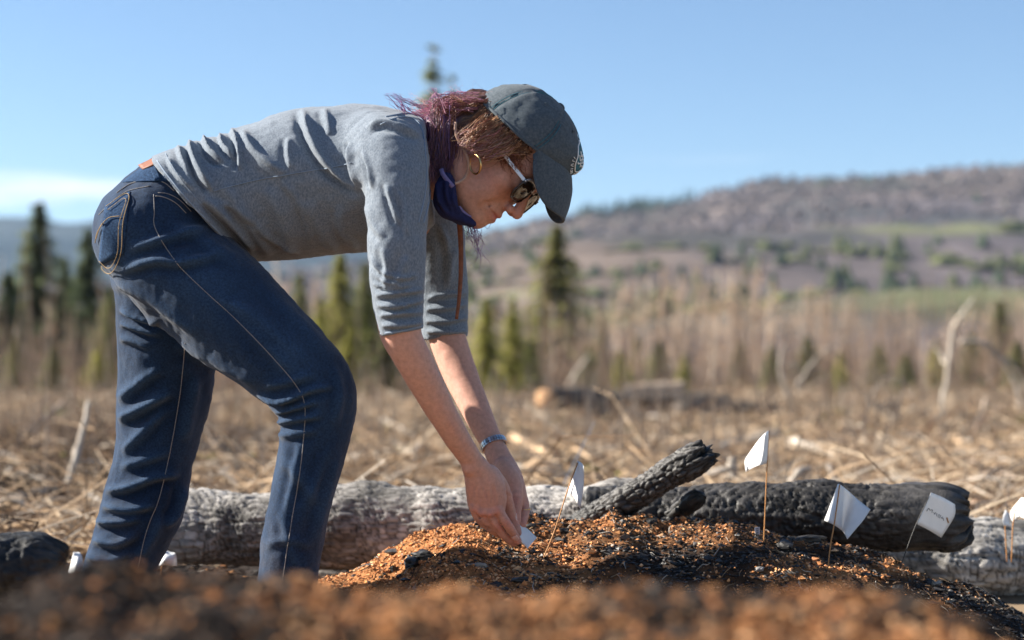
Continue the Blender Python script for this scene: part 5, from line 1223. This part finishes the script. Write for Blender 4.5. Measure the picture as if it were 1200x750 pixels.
fo = mesh_np('foreground_mound', *loft_grid(np.stack([gx, gy_, fore_h(gx, gy_)], -1)), M_soil); fo['kind'] = 'structure'
M_crumb = mat('soil_crumbs', vcol=True, rough=.9, spec=.15, var=.25, scale=120)
M_chip = mat('charcoal_crumbs', vcol=True, rough=.5, spec=.5, var=.3, scale=120)
def ico(seed):
    g_ = np.random.default_rng(seed); t_ = (1+5**.5)/2
    V = np.array([[-1, t_, 0], [1, t_, 0], [-1, -t_, 0], [1, -t_, 0], [0, -1, t_], [0, 1, t_], [0, -1, -t_], [0, 1, -t_], [t_, 0, -1], [t_, 0, 1], [-t_, 0, -1], [-t_, 0, 1]], float); V /= np.linalg.norm(V[0])
    V *= g_.uniform(.78, 1.15, (12, 1))
    F = np.array([[0, 11, 5], [0, 5, 1], [0, 1, 7], [0, 7, 10], [0, 10, 11], [1, 5, 9], [5, 11, 4], [11, 10, 2], [10, 7, 6], [7, 1, 8], [3, 9, 4], [3, 4, 2], [3, 2, 6], [3, 6, 8], [3, 8, 9], [4, 9, 5], [2, 4, 11], [6, 2, 10], [8, 6, 7], [9, 8, 1]]); return V, F
def on_mound(px, py):
    yy = np.linspace(2.3, 3.0, 400); xx = (px-HX)*yy/FPX; q_ = HY-(mound_h(xx, yy)-CZ)*FPX/yy
    return float(yy[np.argmin(np.abs(q_-py))])
def soil_cover(hf, n, x0, x1, y0, y1, smin_, smax_, tag_, mask, dull=False):
    x = RNG.uniform(x0, x1, n); y = RNG.uniform(y0, y1, n); k = mask(x, y); orange = RNG.random(n) < k; z = hf(x, y)
    s_ = smin_+(smax_-smin_)*RNG.random(n)**2.2
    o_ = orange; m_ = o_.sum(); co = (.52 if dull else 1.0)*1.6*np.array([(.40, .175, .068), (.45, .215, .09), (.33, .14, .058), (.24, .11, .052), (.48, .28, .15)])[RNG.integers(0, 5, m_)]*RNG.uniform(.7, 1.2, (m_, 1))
    scatter('orange_soil_crumbs', crumb(5), np.stack([x, y, z+s_*.35], 1)[o_], np.stack([s_, s_*RNG.uniform(.7, 1.1, n), s_*RNG.uniform(.6, 1, n)], 1)[o_], RNG.random(m_)*6.28, co, M_crumb, jit=.2, tilt=RNG.normal(0, .8, m_))
    o_ = ~orange; m_ = o_.sum(); cc_ = np.array([(.012, .011, .011), (.020, .018, .017), (.035, .032, .030), (.010, .010, .012), (.14, .13, .12), (.09, .05, .03)])[RNG.choice(6, m_, p=(.34, .27, .16, .12, .045, .065))]*RNG.uniform(.7, 1.3, (m_, 1))
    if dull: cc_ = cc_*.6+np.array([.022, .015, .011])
    sc = np.stack([s_*RNG.uniform(.8, 2.3, n), s_*RNG.uniform(.6, 1.2, n), s_*RNG.uniform(.3, .9, n)], 1)[o_]
    scatter('charcoal_crumbs', crumb(7), np.stack([x, y, z+s_*.35], 1)[o_], sc, RNG.random(m_)*6.28, cc_, M_crumb if dull else M_chip, jit=.15, tilt=RNG.normal(0, .5, m_))
def mk_mid(x, y):
    p = np.stack([x, y, 0*x], -1); f = fbm(p, 6, 3, 101); q_ = PIX(np.stack([x, y, mound_h(x, y)], -1)); px, py = q_[:, 0], q_[:, 1]
    k = .93-.5*np.clip((f-.15)*3, 0, 1)
    dark = np.clip((px-660)/60, 0, 1)*np.clip((py-(636-.01*np.abs(px-760)))/12, 0, 1)*.97          # charcoal right of the planted row, with the person's cast shadow painted in
    dark = np.maximum(dark, np.clip((px-930)/40, 0, 1)*.85); dark = np.maximum(dark, np.exp(-(((px-590)/70)**2+((py-655)/9)**2)))
    keepo = np.exp(-(((px-1000)/45)**2+((py-672)/12)**2))*.6+np.exp(-(((px-940)/55)**2+((py-630)/8)**2))*.9+np.exp(-(((px-1080)/60)**2+((py-668)/9)**2))*.5+np.exp(-(((px-620)/70)**2+((py-676)/12)**2))*.7
    return np.clip(k*(1-.96*dark*np.clip(1.0+.8*f, 0, 1))+keepo*dark, 0, 1)
gx, gy_ = np.meshgrid(np.linspace(-.52, 1.15, 300), np.linspace(2.24, 3.40, 210)); kk = mk_mid(gx.ravel(), gy_.ravel())[:, None]
mo = mesh_np('soil_mound', *loft_grid(np.stack([gx, gy_, mound_h(gx, gy_)], -1)), mat('burnt_mound_soil', vcol=True, rough=1, spec=.1, var=.45, scale=70, detail=9, bump=.9, bscale=220), col=np.array([.30, .135, .055])*kk+np.array([.016, .014, .013])*(1-kk)); mo['kind'] = 'structure'
soil_cover(mound_h, 64000, -.45, 1.0, 2.36, 3.12, .0010, .0040, 'mid', mk_mid)
soil_cover(mound_h, 1400, -.45, 1.0, 2.36, 3.12, .0035, .0085, 'clods', lambda x, y: mk_mid(x, y)*.75)
def needles(hf, n, x0, x1, y0, y1, l0, name):
    x = RNG.uniform(x0, x1, n); y = RNG.uniform(y0, y1, n); L2 = l0*RNG.uniform(.4, 1.5, n); a = RNG.random(n)*6.283
    A = np.stack([x, y, hf(x, y)+.002+.003*RNG.random(n)], 1); xe, ye = x+np.cos(a)*L2, y+np.sin(a)*L2; Cn = np.stack([xe, ye, hf(xe, ye)+.002+.006*RNG.random(n)], 1)
    V, F = prisms(A, (A+Cn)/2+RNG.normal(0, .08, (n, 3))*L2[:, None]+np.array([0, 0, .001]), Cn, RNG.uniform(.0004, .0011, n))
    c_ = np.array([(.02, .018, .016), (.30, .20, .12), (.16, .10, .06), (.36, .33, .29), (.05, .04, .035)])[RNG.choice(5, n, p=(.36, .18, .2, .1, .16))]
    mesh_np(name, V, F, M_litter, smooth=False, col=np.repeat(c_, 9, 0))['kind'] = 'stuff'
needles(mound_h, 2600, -.42, .98, 2.42, 3.0, .016, 'burnt_needles')
def mk_fore(x, y):
    p = np.stack([x, y, 0*x], -1); f = fbm(p, 9, 3, 111); return np.clip(.40+.95*f+.30*np.clip((x+.02)/.22, -1, 1), .04, .90)
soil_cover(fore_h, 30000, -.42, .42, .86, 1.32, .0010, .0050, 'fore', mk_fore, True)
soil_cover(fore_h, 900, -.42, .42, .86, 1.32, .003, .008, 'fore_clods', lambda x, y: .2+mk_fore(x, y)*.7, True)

gnd = lambda x, y: np.where(y < 2.9, 0.0, ground_h(x, y))
soil_cover(gnd, 9000, -1.15, .1, 2.85, 3.75, .004, .018, 'feet', lambda x, y: .10+0*x, True)
needles(gnd, 1500, -1.15, .1, 2.85, 3.8, .06, 'trampled_twigs')
# ------------------------------------------------------------ single charcoal pieces
def chunk(label, px, py, y, size, seed, colr=(.02, .019, .018), m=None, rz=0.0, cat='charcoal'):
    g_ = np.random.default_rng(seed); V_, F_ = ico(seed)
    for _ in range(2):                                # split faces once or twice
        E = {}; V2 = V_.tolist(); F2 = []
        def mid(a, b):
            k_ = (min(a, b), max(a, b))
            if k_ not in E: V2.append(((np.array(V2[a])+np.array(V2[b]))/2*1.04).tolist()); E[k_] = len(V2)-1
            return E[k_]
        for a, b, c in F_:
            ab, bc, ca = mid(a, b), mid(b, c), mid(c, a); F2 += [[a, ab, ca], [b, bc, ab], [c, ca, bc], [ab, bc, ca]]
        V_, F_ = np.array(V2), np.array(F2)
    V_ = V_*(1+.22*fbm(V_, 1.5, 3, seed)[:, None])*np.array(size)
    V_ = np.round(V_/(np.array(size)*.16))*(np.array(size)*.16)*.5+V_*.5
    c_, s_ = math.cos(rz), math.sin(rz); V_ = V_@np.array([[c_, s_, 0], [-s_, c_, 0], [0, 0, 1]])
    p = P(px, py, on_mound(px, py)); o = mesh_np('charcoal_chunk' if cat == 'charcoal' else 'bark_chip', V_+p, F_, m or M_chip, None, smooth=False, col=np.array(colr)*(1+.4*fbm(V_, 60, 3, seed+2)[:, None]), loc=p); tag(o, label, cat); return o
chunk('broad black slab of charcoal half sunk in the orange soil left of the hands', 497, 651, 2.62, (.030, .022, .011), 1, rz=.2)
chunk('black charcoal slab tucked under the broad slab', 484, 660, 2.56, (.022, .018, .012), 2, rz=.8)
chunk('flat grey charcoal slab on the left shoulder of the mound', 462, 646, 2.64, (.020, .014, .006), 3, (.06, .058, .056), rz=.1)
chunk('white ash-covered chip of bark lying below the hands', 560, 663, 2.60, (.020, .012, .006), 4, (.22, .21, .19), M_crumb, .3, 'bark')
chunk('small black lump of charcoal right of the fingers', 622, 616, 2.84, (.011, .009, .006), 5)
chunk('black wedge of charcoal beside the leaning flag staff', 664, 622, 2.82, (.013, .009, .006), 6, rz=.5)
chunk('black lump of charcoal between the leaning staff and the tilted stump', 690, 626, 2.80, (.010, .009, .006), 7)
chunk('long black charcoal slab lying right of the tall upright flag', 945, 633, 2.80, (.045, .020, .010), 8, (.03, .028, .026), rz=.15)
chunk('black charcoal slab leaning at the foot of the tall upright flag', 918, 640, 2.76, (.022, .014, .011), 9, rz=-.3)
chunk('pale ash chip lying in the charcoal left of the kite-shaped flag', 890, 667, 2.62, (.008, .007, .005), 10, (.20, .19, .18), M_crumb, 0, 'bark')
chunk('black charcoal block right of the staff of the written-on flag', 1090, 684, 2.60, (.013, .010, .009), 11, rz=.6)
chunk('black charcoal lump low on the mound under the written-on flag', 1050, 690, 2.56, (.011, .010, .008), 12)
chunk('black lump of charcoal at the left foot of the tilted stump', 764, 612, 2.88, (.009, .008, .007), 13)
chunk('curled charred bark lying below the leaning flag staff', 612, 679, 2.52, (.022, .008, .006), 14, (.03, .027, .025), rz=.2)

# ------------------------------------------------------------ marker flags
M_flag = mat('white_plastic_film', (.80, .80, .80), rough=.45, spec=.4, var=.04, scale=60, transl=.18)
M_wire = mat('rusty_orange_wire', (.42, .20, .07), rough=.5, spec=.4, var=.3, scale=300)
M_dwire = mat('dark_wire', (.03, .028, .026), rough=.5, spec=.4)
M_ink = mat('grey_marker_ink', (.06, .06, .08), rough=.6)
def flag(label, staff, rows, m=M_wire, r=.0011, group='white marker flags', snap=False):
    """staff: (px,py,dy) ; rows: grid of (px,py,dy)"""
    if snap:
        sh_ = on_mound(*staff[0][:2])-(D+staff[0][2]); staff = [(a, c, d+sh_) for a, c, d in staff]; rows = [[(a, c, d+sh_) for a, c, d in row] for row in rows]
    b = P(*staff[0][:2], D+staff[0][2]); root = empty('marker_flag', b); tag(root, label, 'flag', group)
    pp = np.array([P(a, c, D+d) for a, c, d in staff]); ext = pp[0]-(pp[1]-pp[0])/np.linalg.norm(pp[1]-pp[0])*.03
    mesh_np('staff', *tube(catmull(np.vstack([ext, pp]), 3), r, 6), m, root)
    Gd = np.array([[P(a, c, D+d) for a, c, d in row] for row in rows])
    Gd = np.array([catmull(row, 5) for row in Gd]); Gd = np.array([catmull(Gd[:, j], 4) for j in range(Gd.shape[1])]).transpose(1, 0, 2)
    Gd[..., 1] += .0012*fbm(Gd, 40, 2, int(pp[0][0]*1000) % 97)
    sh = mesh_np('sheet', *loft_grid(Gd), M_flag, root); solidify(sh, .0005, 0); return root, sh, Gd
flag('white flag on an orange wire leaning right beside the planting hands', snap=True, staff=[(636, 656, .0), (650, 622, .004), (664, 578, .010), (677, 542, .014)],
     rows=[[(677, 540, .022), (681, 542, .002), (684, 546, -.022)], [(671, 558, .022), (678, 562, .004), (684, 568, -.026)], [(664, 576, .018), (672, 582, .004), (680, 597, -.022)]])
flag('white flag drooping left from the tall upright orange wire', snap=True, staff=[(895, 637, .03), (897, 590, .032), (899, 545, .034), (901, 504, .036)],
     rows=[[(901, 504, .036), (896, 508, .030), (888, 517, .052), (878, 531, .088)], [(900, 523, .035), (894, 528, .028), (885, 534, .052), (873, 540, .092)], [(899, 543, .034), (891, 545, .026), (883, 548, .050), (874, 553, .088)]])
flag('kite-shaped white flag folded round its orange wire', snap=True, staff=[(970, 668, -.02), (973, 640, -.018), (978, 612, -.014), (984, 568, -.006)],
     rows=[[(982, 567, .000), (985, 568, -.007), (996, 577, .012), (1006, 586, .012), (1020, 597, -.012)], [(977, 581, .006), (983, 583, -.008), (994, 592, .016), (1002, 598, .004), (1012, 609, -.018)], [(971, 597, .012), (980, 599, -.010), (991, 607, .018), (996, 612, -.002), (1003, 620, -.020)], [(966, 610, .016), (977, 615, -.010), (987, 622, .012), (990, 626, -.004), (993, 632, -.016)]])
rt, sh, Gd = flag('square white flag with handwriting, shaded side out, on a thin dark wire', snap=True, staff=[(1053, 670, -.02), (1062, 645, -.016), (1073, 616, -.010), (1091, 577, .0)],
     rows=[[(1091, 577, .0), (1105, 583, .022), (1119, 591, .050)], [(1082, 596, -.005), (1097, 602, .018), (1118, 606, .046)], [(1074, 614, -.010), (1088, 621, .012), (1103, 630, .036)]], m=M_dwire, r=.0009)
bvf = BVHTree.FromPolygons(Gd.reshape(-1, 3).tolist(), loft_grid(Gd)[1].tolist())
def wr(pts): return [(1070+a/11.54, 570+b/11.54) for a, b in pts]
for st in ([(180, 335), (212, 285), (222, 325), (262, 308), (250, 352)], [(276, 352), (290, 372)], [(305, 350), (282, 378)], [(322, 365), (304, 392), (322, 402)], [(352, 372), (334, 418)], [(372, 388), (352, 428)], [(398, 410), (372, 424), (388, 440), (404, 418), (410, 462)]):
    stitch('handwriting', bvf, wr(st), .00055, M_ink, sh, .0006, 1.0)
stitch('wire_tip', bvf, wr([(452, 420), (474, 490)]), .0016, M_wire, sh, .0004, 1.0)
flag('white flag at the edge of the ash-grey log, partly out of the picture', [(1186, 640, .45), (1187, 615, .45), (1190, 596, .45)],
     [[(1197, 583, .45), (1204, 585, .43), (1212, 592, .42)], [(1184, 600, .47), (1194, 604, .45), (1208, 606, .42)], [(1187, 613, .47), (1196, 606, .45), (1206, 612, .43)]])
flag('small white flag curled behind the one at the ash-grey log', [(1179, 640, .50), (1178, 622, .50), (1177, 605, .50)], [[(1178, 597, .50), (1184, 603, .50)], [(1175, 608, .49), (1183, 612, .50)], [(1176, 616, .49), (1185, 616, .50)]])
flag('white flag peeping out just left of the far leg', [(90, 700, .42), (89, 685, .42), (88, 670, .42)], [[(86, 647, .42), (94, 648, .43), (97, 656, .42)], [(83, 660, .42), (90, 662, .40), (98, 666, .42)], [(80, 672, .42), (88, 676, .41), (97, 674, .43)]])
flag('white flag curling up between the two legs', [(186, 690, .42), (188, 675, .42), (190, 662, .42)], [[(191, 644, .42), (197, 646, .44), (206, 648, .42)], [(186, 654, .42), (194, 655, .39), (207, 655, .43)], [(181, 664, .42), (192, 663, .40), (207, 664, .43)]])
flag('white flag held between the fingertips with its dark wire in the soil', [(627, 653, on_mound(627, 653)-D), (622, 647, .4*(on_mound(627, 653)-D)), (617, 641, -.010)],
     [[(599, 609, .004), (606, 613, .008), (613, 616, .014), (622, 623, .014), (629, 630, .012)], [(603, 622, -.006), (609, 623, -.004), (615, 627, .0), (620, 632, .0), (624, 636, -.002)], [(607, 632, -.014), (610, 634, -.012), (613, 637, -.010), (616, 640, -.010), (618, 643, -.012)]], M_dwire, .0010)
# small printed tag at the foot of the tall flag
tg = P(887.5, 622, on_mound(888, 627)); G = np.array([[tg+np.array([(u-.5)*.0085, .0, (v-.5)*.0125]) for u in (0, 1)] for v in (0, 1)])
tgo = mesh_np('plant_tag', *loft_grid(G), mat('grey_tag', (.45, .46, .52), rough=.4), None, smooth=False, loc=tg); solidify(tgo, .0008, 0); tag(tgo, 'tiny grey printed tag stuck in the soil beside the tall upright flag', 'tag')
for k in range(3):
    V_, F_ = box_vf(tg+np.array([0, -.0008, (k-1)*.0034]), (.0045, .0005, .0014)); mesh_np('print_mark', V_, F_, M_ink, tgo, smooth=False).location = (0, 0, 0)
for ch in tgo.children: ch.matrix_parent_inverse = Matrix.Translation(-Vector(tg))
# pale twig standing in the foreground and seedlings
stick('upright_twig', 'pale upright twig out of focus at the left end of the foreground mound', [(20, 775, 1.08), (21, 740, 1.08), (23, 702, 1.08)], .0038, .0026, M_pale, 'twig')
M_seed = mat('seedling_green', (.10, .19, .05), rough=.7, transl=.3)
for px, py, y in ((742, 648, 2.66), (1000 - 240, 655, 2.6), (745, 670, 2.52), (893, 663, 2.60), (918, 668, 2.58), (741, 637, 2.7)):
    b = P(px, py, y); b[2] = mound_h(np.array([b[0]]), np.array([b[1]]))[0]+.002; root = empty('seedling', b); tag(root, 'tiny green seedling sprouting from the charcoal', 'seedling', 'seedlings in the charcoal')
    mesh_np('stem', *tube(np.array([b, b+[.0005, 0, .006]]), .0006, 5), M_seed, root)
    for a in (.4, 2.2, 4.3):
        d = np.array([math.cos(a), math.sin(a), .3]); s_ = np.array([-d[1], d[0], 0]); t0 = b+[.0005, 0, .006]
        mesh_np('leaf', np.array([t0, t0+d*.003+s_*.0018, t0+d*.0065, t0+d*.003-s_*.0018]), np.array([[0, 1, 2, 3]]), M_seed, root)
print('all done %.1fs' % (time.time()-T0))
